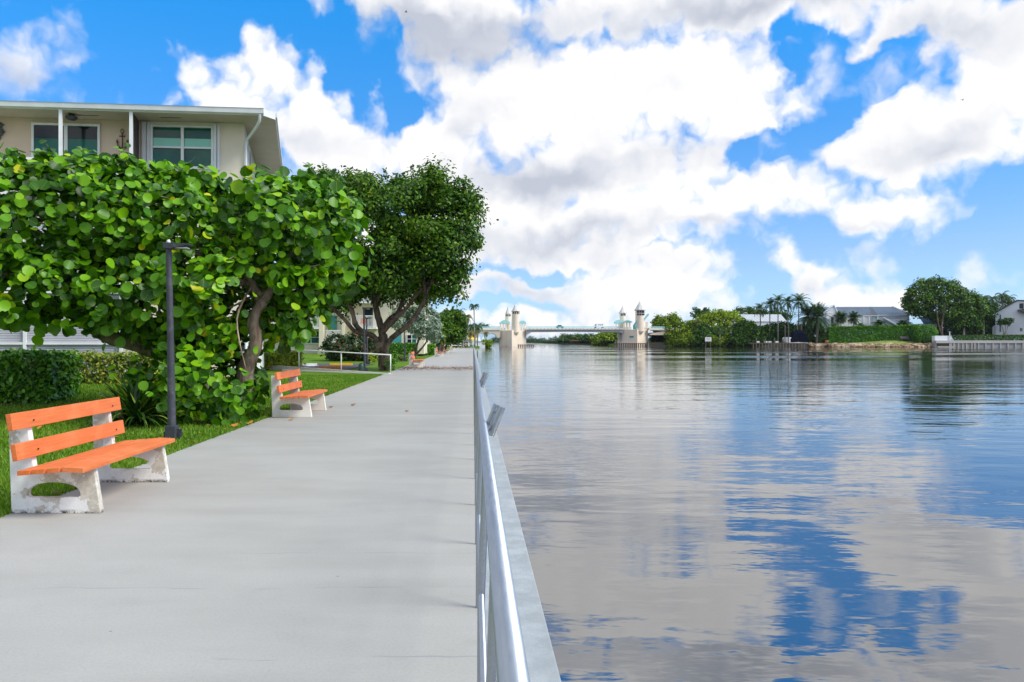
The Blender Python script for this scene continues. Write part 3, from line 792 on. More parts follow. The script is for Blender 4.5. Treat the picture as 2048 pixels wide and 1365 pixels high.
# loose leaves hanging from the underside
for px0, px1, py0, py1, Y, n in ((10, 230, 600, 660, 15.6, 60), (535, 610, 640, 690, 17.0, 32), (660, 715, 500, 590, 17.4, 40)):
    for q in range(n):
        sh.append(np.array(at(rng.uniform(px0, px1), rng.uniform(py0, py1), Y + rng.normal() * .3))); shn.append(unit(rng.normal(size=(1, 3)) + np.array([[.2, -.8, .1]]))[0])
set2 = leaves(np.array(sh), np.array(shn), rng.uniform(.18, .28, len(sh)), round_leaf(), droop=1.2)
A = lambda *p: at(*p)
sg_l = [([A(405, 800, 16.6), A(380, 730, 16.8), A(290, 695, 16.7), A(215, 672, 16.5), A(165, 640, 16.4), A(120, 575, 16.2), A(60, 500, 16)], .23, .07),
        ([A(395, 790, 16.9), A(360, 700, 17), A(345, 620, 17), A(330, 540, 17), A(300, 440, 17)], .16, .05),
        ([A(215, 672, 16.5), A(180, 600, 16.6), A(200, 500, 16.8), A(190, 420, 16.9)], .12, .04),
        ([A(345, 640, 17), A(400, 575, 17), A(470, 520, 17.2), A(520, 430, 17.4)], .10, .04),
        ([A(490, 800, 16.9), A(492, 735, 16.8), A(512, 690, 16.6), A(506, 640, 16.5), A(528, 600, 16.6), A(560, 555, 17), A(600, 480, 17.4)], .19, .07),
        ([A(522, 605, 16.6), A(505, 570, 16.7), A(480, 520, 16.9)], .13, .05)]
for q in range(46):                 # branchlets carrying the leaves
    a = Vector(C[rng.integers(len(C))]); h = sg_l[rng.integers(6)][0]; b_ = h[-1 - rng.integers(2)]
    sg_l.append(([b_, (a + b_) / 2 + Vector(rng.normal(size=3)) * .15, a], .035, .008))
plant('sea_grape', 'broad sea grape tree with big round leaves behind the nearest lamp post', 'tree', (-5.9, 16.7, 0), [set1, set2], M['seagrape'], sg_l, M['bark_grey'])

# ------------------------------------------------------------------ mahogany
MH = [(705, 440, 85, 66), (790, 420, 78, 56, 44, 3.5), (862, 440, 66, 58, 43.5, 3), (893, 500, 44, 62, 43.5, 2.5), (760, 500, 95, 50), (690, 515, 70, 50), (850, 530, 52, 36),
      (915, 455, 30, 62, 43.5, 2), (645, 440, 45, 62), (655, 550, 42, 26), (902, 552, 20, 26, 43, 1.0), (735, 388, 40, 26), (845, 390, 48, 26), (785, 555, 38, 20), (893, 405, 26, 26, 43.5, 1.6), (662, 578, 34, 20), (908, 572, 16, 18, 43, .8), (722, 590, 46, 24, 47.5, 1.2), (812, 588, 40, 22, 47.5, 1.2), (618, 470, 22, 40), (872, 372, 22, 18), (700, 372, 30, 16), (928, 402, 20, 30, 43.5, 1.2), (785, 388, 50, 28), (662, 388, 36, 30), (930, 470, 24, 50, 43.5, 1.4), (740, 410, 50, 34), (640, 590, 36, 24, 46, 1.2), (690, 600, 40, 22, 47.5, 1.2), (760, 575, 44, 26, 47.5, 1.4), (835, 575, 36, 22, 46.5, 1.2), (668, 565, 50, 26, 43, 1.2), (720, 560, 40, 24, 45.5, 1.4), (870, 560, 36, 24, 43.5, 1.2), (895, 575, 22, 18, 43.2, .9)]
E = px_ell(MH, 44, 3.2)
C, N = clumped(E, 300, 220, .85, .34, .80, .45, .6, .95)
C2, N2 = clumped([(a, b_, c, rx * .8, ry * .8, rz * .8) for a, b_, c, rx, ry, rz in E], 90, 160, .9, .6, .5)
C2, N2 = C2[C2[:, 2] > at(0, 545, 44).z], N2[C2[:, 2] > at(0, 545, 44).z]
C, N = np.concatenate([C, C2]), np.concatenate([N, N2])
set1 = leaves(C, N, rng.uniform(.16, .26, len(C)), oval_leaf(), droop=.4)
sp = []
for px, py in ((655, 345), (700, 350), (668, 350), (770, 345), (825, 340), (845, 348), (860, 352), (915, 362), (925, 368), (955, 385), (962, 410), (885, 356), (735, 350), (790, 352), (940, 378)):
    p = np.array(at(px, py - 6, 44 + rng.normal() * .8))
    n = 90; u = rng.random(n); sp.append(p + np.stack([rng.normal(size=n) * (.06 + .30 * u), rng.normal(size=n) * (.06 + .30 * u), -1.5 * u], 1))
sp = np.concatenate(sp); set2 = leaves(sp, unit(rng.normal(size=sp.shape) + np.array([0, 0, .3])), rng.uniform(.14, .22, len(sp)), oval_leaf())
Z3 = lambda x, y, Y: at(x / 3.79 + 480, y / 3.79 + 480, Y)
mh_l = [([at(767, 743, 44), at(768, 722, 44), at(767, 700, 44), at(764, 672, 44)], 0.323, .30),
        ([Z3(1062, 860, 43.9), Z3(1040, 780, 43.8), Z3(1000, 725, 43.6), Z3(880, 700, 43.2), Z3(790, 605, 42.8), Z3(730, 545, 42.5), Z3(590, 390, 42)], 0.187, .08),
        ([Z3(960, 720, 43.4), Z3(880, 650, 43.3), Z3(850, 545, 43.4), Z3(780, 400, 43.5), Z3(720, 310, 43.5), Z3(690, 180, 43.5)], 0.162, .07),
        ([Z3(1075, 760, 44), Z3(1075, 690, 44), Z3(1040, 560, 44.2), Z3(1020, 420, 44.5), Z3(1020, 300, 44.6), Z3(960, 120, 44.8)], 0.255, .08),
        ([Z3(1030, 480, 44.4), Z3(1060, 400, 44.2), Z3(1090, 300, 44), Z3(1120, 180, 44)], 0.119, .06),
        ([Z3(1080, 680, 44), Z3(1140, 600, 44.3), Z3(1210, 530, 44.8), Z3(1270, 300, 45.4), Z3(1290, 150, 45.8)], 0.187, .07),
        ([Z3(1085, 690, 43.8), Z3(1180, 600, 43.5), Z3(1270, 510, 43.3), Z3(1330, 430, 43), Z3(1450, 300, 42.8)], 0.170, .06),
        ([Z3(1085, 850, 43.8), Z3(1150, 750, 43.6), Z3(1280, 640, 43.2), Z3(1385, 490, 42.8), Z3(1405, 420, 42.8), Z3(1390, 290, 42.8), Z3(1370, 150, 43)], 0.187, .07),
        ([Z3(1400, 450, 42.8), Z3(1430, 370, 42.6), Z3(1470, 290, 42.5)], 0.085, .05)]
plant('mahogany_tree', 'large dark green spreading tree with many brown limbs beside the ramp handrail', 'tree', (-4.93, 44, 0), [set1, set2], M['mahogany'], mh_l, M['bark_brown'])

# small plants at the trunk foot
C, N = clumped([(-4.35, 43.3, .45, .28, .3, .45)], 12, 26, .22)
plant('fern_clump', 'small dark fern clump at the foot of the big tree trunk', 'plant', (-4.35, 43.3, 0), [leaves(C, N, .16, blade_leaf())], M['dark_leaf'], part='foliage')

# ------------------------------------------------------------------ silver tree, round trees
E = px_ell([(850, 655, 34, 28), (824, 645, 24, 24), (866, 662, 17, 24), (840, 628, 22, 15), (860, 640, 20, 20), (800, 640, 20, 22)], 75, 1.4)
C, N = clumped(E, 190, 46, .36, .5)
plant('silver_buttonwood', 'silvery grey leaved tree with forked trunk right of the big tree', 'tree', tuple(at(829, 717, 75)), [leaves(C, N, rng.uniform(.15, .26, len(C)), oval_leaf())], M['silver'],
      [([at(829, 718, 75), at(831, 700, 75), at(838, 680, 75), at(848, 655, 75)], .17, .06), ([at(830, 712, 75), at(843, 698, 75), at(852, 686, 75), at(862, 668, 75)], .12, .05)], M['bark_brown'])
def round_tree(name, label, lst, Y, dy, ncl, per, rad, lsz, mat, trunk, tpl=None, group=None, barkm=None, base=None, shell=.45):
    E = px_ell(lst, Y, dy); C, N = clumped(E, ncl, per, rad, shell)
    b = base if base is not None else tuple(trunk[0][0][0])
    return plant(name, label, 'tree', b, [leaves(C, N, rng.uniform(.7, 1.3, len(C)) * lsz, tpl or oval_leaf())], mat, trunk, barkm or M['bark_brown'], group)
round_tree('round_tree', 'dense rounded green tree leaning over the walk left of the tall palm', [(908, 652, 23, 30), (898, 660, 24, 28), (915, 665, 15, 22), (893, 640, 16, 18)], 112, 2.0, 260, 40, .55, .34, M['mahogany'],
           [([at(884, 704, 112), at(885, 690, 112), at(895, 675, 112), at(905, 660, 112)], .35, .1), ([at(880, 704, 112), at(878, 690, 112), at(884, 670, 112)], .3, .1), ([at(888, 704, 112), at(893, 692, 112), at(898, 675, 112)], .25, .08)])
round_tree('round_tree', 'shaded tree with dark tangled trunks behind the fourth bench', [(876, 668, 14, 20), (885, 655, 16, 22), (870, 655, 12, 18)], 100, 2.0, 120, 36, .5, .32, M['mahogany'],
           [([at(872, 707, 100), at(874, 692, 100), at(872, 675, 100)], .28, .1), ([at(878, 707, 100), at(880, 690, 100), at(888, 672, 100)], .3, .1), ([at(882, 706, 100), at(887, 694, 100), at(890, 676, 100)], .22, .08)])

# ------------------------------------------------------------------ hedges and shrubs
def hedge_pts(x0, x1, y0, y1, z0, z1, n, M4=None, top=.3):
    C = np.stack([rng.uniform(x0, x1, n), rng.uniform(y0, y1, n), rng.uniform(z0, z1, n)], 1)
    face = rng.random(n); N = rng.normal(size=(n, 3)) * .6
    a = face < .40; C[a, 1] = y0 + rng.exponential(.05, a.sum()); N[a] += (0, -1, .3)
    a = (face >= .40) & (face < .40 + top); C[a, 2] = z1 - rng.exponential(.05, a.sum()); N[a] += (0, -.2, 1)
    a = face > .9; C[a, 0] = x1 - rng.exponential(.05, a.sum()); N[a] += (1, 0, .3)
    C += rng.normal(size=C.shape) * .05
    return C, unit(N)
def hedge(name, label, x0, x1, y0, y1, z0, z1, n, lsz, mat, tpl=None, core=True, inset=.16, cat='hedge'):
    C, N = hedge_pts(x0, x1, y0, y1, z0, z1, n)
    base = ((x0 + x1) / 2, (y0 + y1) / 2, z0)
    t = plant(name, label, cat, base, [leaves(C, N, rng.uniform(.7, 1.3, n) * lsz, tpl or oval_leaf())], mat, part='foliage')
    m = MB()                         # twigs inside
    k = int((x1 - x0) * 9) + 4
    for q in range(k):
        a = Vector((rng.uniform(x0 + .1, x1 - .1), rng.uniform(y0 + .1, y1 - .1), z0)); 
        for r_ in range(3):
            m.tube([a, a + Vector((rng.normal() * .12, rng.normal() * .12, (z1 - z0) * .5)), a + Vector((rng.normal() * .25, rng.normal() * .25, (z1 - z0) * .92))], [.014, .010, .005], 5)
    ob = m.build('twigs', M['bark_brown']); ob.data.transform(Matrix.Translation(-Vector(base))); ob.parent = t
    return t
hedge('clipped_hedge', 'loose clipped hedge with yellowish top in front of the corrugated shutters', -15.5, -9.4, 23.7, 24.6, .24, 1.19, 9000, .105, M['mixed_hedge'])
hedge('shrub', 'dark green bushy shrub behind the nearest bench at the lawn edge', -14, -10.25, 19.3, 20.8, .18, 1.25, 9500, .14, M['dark_leaf'], cat='shrub')
hedge('croton_hedge', 'yellow green croton hedge behind the second bench', -13.4, -9.75, 44.6, 45.6, 0, .95, 4200, .16, M['croton'])
# strap leaved lily
def strap_clump(name, label, base, n, L, mat):
    Vs = []; Fs = []; Us = []
    for q in range(n):
        az = rng.uniform(0, 2 * math.pi); e0 = rng.uniform(.50, 1.5); ln = L * rng.uniform(.65, 1.1); w = rng.uniform(.022, .038); K = 8
        d = np.array([math.cos(az), math.sin(az), 0]); sd = np.array([-math.sin(az), math.cos(az), 0]); p = np.array([rng.normal() * .08, rng.normal() * .08, 0.]); o = len(Vs) * 1; o = sum(len(v) for v in Vs); e = e0; pts = []
        for k in range(K + 1):
            u = k / K; ww = w * (1 - u ** 2.5) + .002
            pts += [p - sd * ww, p + sd * ww]
            p = p + (d * math.cos(e) + np.array([0, 0, math.sin(e)])) * ln / K; e -= rng.uniform(.07, .24) * (1.1 if e0 < 1 else .8)
        Vs.append(np.array(pts)); Fs.append(np.array([(o + 2 * k, o + 2 * k + 1, o + 2 * k + 3, o + 2 * k + 2) for k in range(K)])); Us.append(np.zeros((len(pts), 2)))
    V = np.concatenate(Vs); V[:, 2] = np.maximum(V[:, 2], .015)
    V = V + np.array(base)
    return plant(name, label, 'plant', base, [(V, np.concatenate(Fs), np.concatenate(Us))], mat, part='foliage')
strap_clump('spider_lily', 'spiky clump of long strap leaves left of the nearest lamp post', (-6.3, 15.0, .03), 190, 1.25, M['strap'])
# hibiscus by the second building
E = px_ell([(695, 700, 48, 26), (675, 695, 30, 26), (715, 690, 36, 26), (735, 708, 24, 18)], 63, 1.4)
C, N = clumped(E, 150, 46, .34, .5)
plant('hibiscus_shrub', 'large dark reddish green shrub before the pale apartment balconies', 'shrub', tuple(at(700, 724, 63)), [leaves(C, N, rng.uniform(.16, .26, len(C)), oval_leaf())], M['hibiscus'],
      [([at(700, 724, 63), at(690, 705, 63), at(680, 690, 63)], .06, .02), ([at(702, 724, 63), at(712, 705, 63), at(720, 690, 63)], .06, .02)])
E = px_ell([(748, 697, 13, 13)], 64, .6); C, N = clumped(E, 26, 40, .22, .5)
plant('flowering_shrub', 'lilac flowering bush left of the big tree trunk', 'shrub', tuple(at(748, 712, 64)), [leaves(C, N, .13, oval_leaf())], M['purple'], part='foliage')
E = px_ell([(742, 718, 9, 9)], 60, .4); C, N = clumped(E, 10, 30, .2, .5)
plant('leafy_plant', 'small bright green plant in front of the lilac bush', 'plant', tuple(at(742, 727, 60)), [leaves(C, N, .18, oval_leaf())], M['croton'], part='foliage')
p = at(777, 690, 82); q = at(832, 709, 82)
hedge('low_hedge', 'low dark green hedge below the teal door', p.x, q.x, 81.5, 82.6, q.z, p.z, 3200, .22, M['dark_leaf'])
p = at(835, 692, 92); q = at(870, 710, 92)
hedge('low_hedge', 'shaded hedge piece behind the silver leaved tree', p.x, q.x, 91, 92.2, q.z, p.z, 1800, .24, M['dark_leaf'])
E = px_ell([(805, 716, 12, 7)], 63, .35); C, N = clumped(E, 10, 26, .16, .5)
plant('low_plant', 'low dark plant at the base of the lamp post by the silver tree', 'plant', tuple(at(805, 723, 63)), [leaves(C, N, .17, blade_leaf())], M['hibiscus'], part='foliage')

# ------------------------------------------------------------------ lawn details
n = 190000
X = -4.285 - rng.random(n) ** 1.6 * 12; Yb = 3.5 + rng.random(n) ** 1.3 * 34
ok = (X > -Yb * .66 - 5); X, Yb = X[ok], Yb[ok]; n = len(X)
Zb = g(X, Yb) - .02; hgt = rng.uniform(.035, .085, n) * (1 + (Yb > 20) * .3); wd = .004 + .0006 * Yb; a = rng.uniform(0, 2 * math.pi, n)
dx, dy = np.cos(a) * wd, np.sin(a) * wd; tx, ty = rng.normal(size=n) * .03, rng.normal(size=n) * .03
V = np.stack([np.stack([X - dx, Yb - dy, Zb], 1), np.stack([X + dx, Yb + dy, Zb], 1), np.stack([X + tx, Yb + ty, Zb + hgt], 1)], 1).reshape(-1, 3)
tag(np_mesh('grass', V, np.arange(3 * n).reshape(-1, 3), M['grass'], smooth=False), kind='stuff')
# mulch under the shrub and the lily
def blot(name, cx, cy, rx, ry, mat, dz=.006):
    m = MB(); P = []
    for k in range(28):
        a = 2 * math.pi * k / 28; r_ = 1 + .12 * rng.normal(); x, y = cx + rx * r_ * math.cos(a), cy + ry * r_ * math.sin(a); P.append((x, y, float(g(x, y)) - .02 + dz))
    m.add(P, [tuple(range(28))]); return tag(m.build(name, mat), kind='structure')
blot('mulch_bed', -12.2, 19.8, 2.4, 1.1, M['soil']); blot('mulch_bed', -6.3, 15.1, .9, .5, M['soil']); blot('mulch_bed', -5.9, 16.6, 1.7, .9, M['soil'], .008)
# fallen leaves
n = 1500; X = rng.uniform(-4.2, -.02, n); Yd = 46.5 + rng.normal(size=n) * 1.6 + X * -.25
set1 = leaves(np.stack([X, Yd, np.full(n, .008)], 1), unit(np.array([[0, 0, 1.]]) + rng.normal(size=(n, 3)) * .25), rng.uniform(.05, .12, n), oval_leaf())
n2 = 500; X2 = -4.2 + np.abs(rng.normal(size=n2)) * 1.2; Y2 = 44 + rng.random(n2) * 9
X2[:160] = -4.25 - rng.random(160) ** 1.5 * 2.2; Y2[:160] = rng.uniform(7, 30, 160)
z2 = np.where(np.arange(n2) < 160, .05, .008)
set2 = leaves(np.stack([X2, Y2, z2], 1), unit(np.array([[0, 0, 1.]]) + rng.normal(size=(n2, 3)) * .25), rng.uniform(.05, .10, n2), oval_leaf())
tag(np_mesh('fallen_leaves', np.concatenate([set1[0], set2[0]]), np.concatenate([set1[1], set2[1] + len(set1[0])]), M['debris']), kind='stuff')
for px, py, s_, lab in ((583, 841, .09, 'orange fallen leaf lying before the second bench'), (662, 816, .10, 'small brown leaf beside the far foot of the second bench'), (705, 812, .13, 'brown fallen leaf on the walk right of the second bench'), (497, 848, .10, 'orange fallen leaf at the lawn edge under the sea grape'), (468, 852, .13, 'largest orange fallen leaf lying in the grass'), (75, 862, .09, 'yellow fallen leaf seen between the boards of the nearest bench'), (812, 824, .09, 'tiny brown leaf in the middle of the walk')):
    zz = .012 if px > 500 else .05
    Y = (CAM_H - zz) * F / (py - 683); X_ = (px - 946) / F * Y
    V, Fq, uv = leaves(np.zeros((1, 3)), unit(np.array([[.15 * rng.normal(), -.45 if px < 500 else -.12, 1.]])), [s_], round_leaf())
    o = np_mesh('fallen_leaf', V, Fq, M['debris_orange'] if px not in (662, 705, 812) else M['debris'], uv=uv, loc=(X_, Y, zz + .02 * (px < 500) + s_ * (.12 if px < 500 else .03))); tag(o, lab, 'leaf', 'fallen leaves by the walk')

# ================================================================== RAMP, PARKING
ra, rb = Vector((-4.05, 38.9, 0)), Vector((-9.6, 43.3, 0)); rd = (rb - ra).normalized(); rn = Vector((-rd.y, rd.x, 0)); rn = rn if rn.y > 0 else -rn
ramp = MB(); L = (rb - ra).length
P = [ra, rb + rd * 3, rb + rd * 3 + rn * .32, ra + rn * .32]
hz = [.015, .27, .27, .015]
ramp.add([(p.x, p.y, -.3) for p in P] + [(p.x, p.y, h) for p, h in zip(P, hz)], [(0, 1, 2, 3), (4, 7, 6, 5), (0, 4, 5, 1), (1, 5, 6, 2), (2, 6, 7, 3), (3, 7, 4, 0)])
tag(ramp.build('side_walk', M['walk']), kind='structure')
kb = MB(); P = [ra - rn * .12 - rd * .1, rb - rn * .12 + rd * 1, rb - rn * .01 + rd * 1, ra - rn * .01 - rd * .1]
kb.add([(p.x, p.y, -.1) for p in P] + [(p.x, p.y, h) for p, h in zip(P, (.03, .05, .05, .03))], [(0, 1, 2, 3), (4, 7, 6, 5), (0, 4, 5, 1), (1, 5, 6, 2), (2, 6, 7, 3), (3, 7, 4, 0)])
tag(kb.build('kerb', M['white_wall']), kind='structure')
hr = thing('handrail', ra, 'white painted handrail along the side ramp by the big tree', 'handrail')
top = lambda u: ra + rd * u + rn * .08 + Vector((0, 0, .02 + .022 * u))
pts = [top(u) + Vector((0, 0, .90 + .008 * u)) - ra for u in (0, L * .5, L, L + 2.6)]
MB().tube(pts, .030, 10).build('top_rail', M['white'], hr, smooth=True)
for u in (0.02, 3.55, 6.9, 9.6):
    a = top(u) - ra; MB().tube([a, a + Vector((0, 0, .90 + .008 * u))], .026, 10).build('post', M['white'], hr, smooth=True)
tag(MB().add([(-7.0, 44.6, .012), (-6.9, 56.5, .012), (-17, 58, .012), (-17, 46.4, .012), (-9.4, 46.0, .012)], [(0, 1, 2, 3, 4)]).build('car_park', M['asphalt']), kind='structure')
def wheel_stop(px0, px1, py, mat, lab, dy=0.):
    Y = 1.57 * F / (py - 683); a, b_ = (px0 - 946) / F * Y, (px1 - 946) / F * Y
    o = MB().prism([(-.09, 0), (.09, 0), (.06, .14), (-.06, .14)], -(b_ - a) / 2, (b_ - a) / 2, 'x').build('wheel_stop', mat, bevel=.012, loc=((a + b_) / 2, Y, .012))
    return tag(o, lab, 'wheel stop', 'painted wheel stops in the car park')
wheel_stop(588, 634, 731.5, M['white'], 'white wheel stop at the far edge of the asphalt')
wheel_stop(660, 705, 731.0, M['yellow'], 'yellow wheel stop behind the ramp handrail')
wheel_stop(636, 686, 738.0, M['orange_stop'], 'orange wheel stop just behind the ramp')
tag(MB().bx(-.3, .3, -.9, .9, 0, .004).build('parking_mark', M['white'], loc=(-10.4, 51.5, .014)), kind='structure')
ub = thing('utility_box', at(722.5, 744, 41.8), 'small dark green utility box at the lamp post foot', 'utility box')
MB().lathe([(.17, 0), (.165, .22), (.14, .36), (.08, .43), (.02, .45)], seg=16).build('body', M['green_box'], ub, auto=40)
MB().lathe([(.19, 0), (.19, .05)], seg=16).build('base', M['green_box'], ub)

# ================================================================== NEAR BUILDING
def near_building():
    C0 = Vector((-8.17, 28.55, 0)); a1, a2 = R(5.9), R(12)
    T = Matrix(((math.cos(a1), -math.sin(a2), 0, 0), (math.sin(a1), math.cos(a2), 0, 0), (0, 0, 1, 0), (0, 0, 0, 1)))
    t = thing('apartment_building', C0, 'three storey beige apartment building with white eave behind the sea grape', 'building')
    def b(name, mats, mb, parent=t, **kw): return mb.build(name, mats, parent, **kw)
    def B(mb, *q, mi=0): return mb.bx(*q, mi, T)
    ZE = 9.36
    w = MB()                                                  # walls, with the window opening left free
    B(w, -3.55, -3.22, -.0, .25, .2, ZE); B(w, -1.06, 0, 0, .25, .2, ZE); B(w, -3.22, -1.06, 0, .25, .2, 7.72); B(w, -3.22, -1.06, 0, .25, 9.22, ZE)
    b('wall', M['stucco'], w)
    s = MB(); B(s, -.2, .004, .252, 15, .2, ZE); b('side_wall', M['white_wall'], s)
    s = MB(); B(s, -26, -3.555, .0, .25, 6.62, ZE); b('balcony_wall', M['stucco_pink'], s)
    s = MB(); B(s, -26, -3.555, .02, .25, .2, 6.6); b('lower_wall', M['white_wall'], s)
    for z in (3.2, 6.45):
        s = MB(); B(s, -26, -3.42, -1.15, -.002, z, z + .18); b('balcony_slab', M['white_wall'], s)
    # roof: low slope with clipped corner
    poly = [(-26, -1.12), (.72, -1.12), (1.12, -.62), (1.12, 15.2), (-26, 15.2)]
    m = MB(); mi = [T @ Vector((p[0], p[1], 0)) for p in poly]
    V = [(p.x, p.y, ZE) for p in mi] + [(p.x, p.y, ZE + .22) for p in mi]
    ri = [T @ Vector(q) for q in ((-26, 7, ZE + .9), (-3.5, 7, ZE + .9))]
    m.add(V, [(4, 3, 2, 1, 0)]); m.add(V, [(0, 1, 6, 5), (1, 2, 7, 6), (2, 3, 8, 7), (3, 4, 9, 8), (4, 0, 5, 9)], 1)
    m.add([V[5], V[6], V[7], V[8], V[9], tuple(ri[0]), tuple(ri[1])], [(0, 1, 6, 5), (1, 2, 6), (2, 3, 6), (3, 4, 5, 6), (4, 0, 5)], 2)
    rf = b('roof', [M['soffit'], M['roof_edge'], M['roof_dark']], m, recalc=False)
    gu = MB().prism([(-1.122, ZE + .02), (-1.23, ZE + .05), (-1.25, ZE + .20), (-1.27, ZE + .215), (-1.122, ZE + .215)], -26, .74, 'x', M=T)
    b('gutter', M['roof_edge'], gu, rf)
    gs = MB().prism([(1.122, ZE + .08), (1.17, ZE + .10), (1.17, ZE + .245), (1.122, ZE + .245)], -.6, 15, 'y', M=T); b('fascia', M['roof_edge'], gs, rf)
    for a in (-5.0, -9.5, -.95 - 1.3): vs = MB(); B(vs, a - .55, a + .15, -.55, -.48, ZE - .004, ZE + .01); b('soffit_vent', M['black'], vs, rf)
    vt = MB(); B(vt, -5.15, -4.65, .6, 1.1, ZE + .25, ZE + .62); b('roof_vent', M['stucco_pink'], vt, rf)
    d = MB(); P = [T @ Vector(q) for q in ((.62, -1.17, ZE + .04), (.60, -1.12, ZE - .18), (.50, -.92, ZE - .32), (.10, -.12, ZE - .62), (.065, -.06, ZE - .85), (.065, -.06, 5), (.065, -.06, .25))]
    d.tube(P, .05, 10); b('downspout', M['white'], d, auto=40)
    # window with sliding shutter rails
    f = MB()
    for a0, a1_ in ((-3.22, -3.14), (-2.18, -2.08), (-1.14, -1.06)): B(f, a0, a1_, -.05, .10, 7.78, 9.16)
    B(f, -3.22, -1.06, -.05, .10, 9.161, 9.22); B(f, -3.22, -1.06, -.07, .12, 7.70, 7.779); B(f, -3.139, -2.181, -.03, .08, 8.42, 8.48); B(f, -2.079, -1.141, -.03, .08, 8.42, 8.48)
    win = b('window', M['white'], f)
    for a0, a1_ in ((-3.139, -2.181), (-2.079, -1.141)):
        p = MB(); B(p, a0, a1_, .04, .06, 7.78, 9.16); b('pane', M['glass'], p, win)
        p = MB(); B(p, a0 + .01, a1_ - .01, .025, .038, 8.49, 8.78); b('blind', M['glass_pale'], p, win)
    for a0, a1_ in ((-3.50, -3.36), (-3.33, -3.23), (-1.05, -.95), (-.92, -.84)): p = MB(); B(p, a0, a1_, -.10, -.002, 7.66, 9.28); b('shutter_track', M['roof_edge'], p)
    # side window and vents
    f = MB(); B(f, .006, .06, 1.9, 2.0, 7.6, 9.0); B(f, .006, .06, 2.9, 3.0, 7.6, 9.0); B(f, .006, .06, 1.9, 3.0, 7.52, 7.599); sw_ = b('window', M['white'], f)
    p = MB(); B(p, .008, .02, 2.001, 2.899, 7.6, 9.0); b('pane', M['glass_dark'], p, sw_)
    # screened balcony, top floor
    for a in (-3.66, -5.94, -8.25, -11.5, -14.8, -18, -21.3, -24.6): f = MB(); B(f, a - .055, a + .055, -1.13, -1.04, 6.64, ZE - .002); b('balcony_post', M['white'], f)
    f = MB(); B(f, -26, -3.68, -1.12, -1.05, 7.66, 7.75); B(f, -26, -3.68, -1.115, -1.055, 7.22, 7.28); B(f, -3.66, -3.58, -1.03, -.01, 7.66, 7.75); b('balcony_rail', M['white'], f)
    f = MB(); B(f, -3.625, -3.615, -1.03, -.01, 6.64, ZE - .004); b('side_screen', M['screen'], f)
    f = MB()
    for a0, a1_ in ((-7.20, -7.12), (-6.12, -6.00), (-5.00, -4.92)): B(f, a0, a1_, -.08, -.003, 6.64, 9.10)
    B(f, -7.20, -4.92, -.08, -.003, 9.101, 9.18); dr = b('sliding_door', M['white'], f)
    for a0, a1_ in ((-7.119, -6.121), (-5.999, -5.001)):
        p = MB(); B(p, a0, a1_, -.05, -.03, 6.64, 9.10); b('pane', M['glass'], p, dr)
        p = MB(); B(p, a0 + .01, a1_ - .01, -.06, -.052, 8.65, 9.09); b('door_header', M['glass_dark'], p, dr)
    # ground and middle floor: closed corrugated shutters in a white frame
    for z0, z1 in ((.5, 3.19), (3.40, 5.9)):
        p = MB(); B(p, -26, -4.0, -1.0, -.97, z0, z1); sh_ = b('shutter', M['shutter'], p)
        f = MB()
        for a in (-25.6, -22.4, -19.6, -16.6, -13.6, -10.6, -7.1, -4.0): B(f, a - .05, a + .05, -1.08, -1.002, z0, z1)
        B(f, -26, -3.95, -1.07, -1.003, z0 + .98, z0 + 1.06); b('shutter_frame', M['white'], f, sh_)
    # things fixed to the balcony wall
    a0 = T @ Vector((-4.17, -.012, 0)) + C0
    an = thing('wall_anchor', (a0.x, a0.y, 8.44), 'rusty anchor ornament hanging on the balcony wall', 'ornament', rz=a1)
    m = MB(); m.tube([(0, -.03, -.05), (0, -.03, .52)], .028, 8); m.tube([(-.15, -.03, .40), (.15, -.03, .40)], .022, 8)
    m.tube([(.085 * math.cos(k * math.pi / 6), -.03, .60 + .085 * math.sin(k * math.pi / 6)) for k in range(13)], .016, 6)
    m.tube([(.27 * math.cos(k), -.03, .17 + .27 * math.sin(k)) for k in np.linspace(math.pi * 1.02, math.pi * 1.98, 13)], [.018, .026, .03, .034, .036, .038, .040, .038, .036, .034, .03, .026, .018], 8)
    for s_ in (-1, 1): m.prism([(s_ * .27, .28), (s_ * .33, .15), (s_ * .18, .13)], -.05, -.01, 'y')
    m.build('anchor', M['rust'], an); an.scale = (.64, 1, .88)
    a0 = T @ Vector((-8.25, -.012, 0)) + C0
    se = MB().tube([(0, -.03, .40), (.07, -.03, .34), (.02, -.03, .22), (.09, -.03, .10), (.0, -.03, -.02), (-.05, -.03, -.10), (.0, -.03, -.16), (.06, -.03, -.12)], [.04, .07, .06, .10, .08, .05, .035, .015], 10)
    se.tube([(.07, -.03, .34), (.17, -.03, .33)], [.03, .012], 8)
    tag(se.build('wall_ornament', M['verdigris'], smooth=True, loc=(a0.x, a0.y, 8.75)), 'greenish sea horse ornament at the far end of the balcony wall', 'ornament')
    a0 = T @ Vector((-5.72, -.62, 0)) + C0
    fl = thing('ceiling_lamp', (a0.x, a0.y, ZE), 'dark dome lamp on the balcony ceiling', 'lamp'); 
    MB().lathe([(.05, 0), (.05, -.06), (.2, -.09), (.2, -.13), (.14, -.19), (.02, -.22)], seg=16).build('shade', M['lamp'], fl, auto=40)
    MB().lathe([(.09, -.001), (.09, -.03)], seg=12).build('mount', M['black'], fl)
near_building()

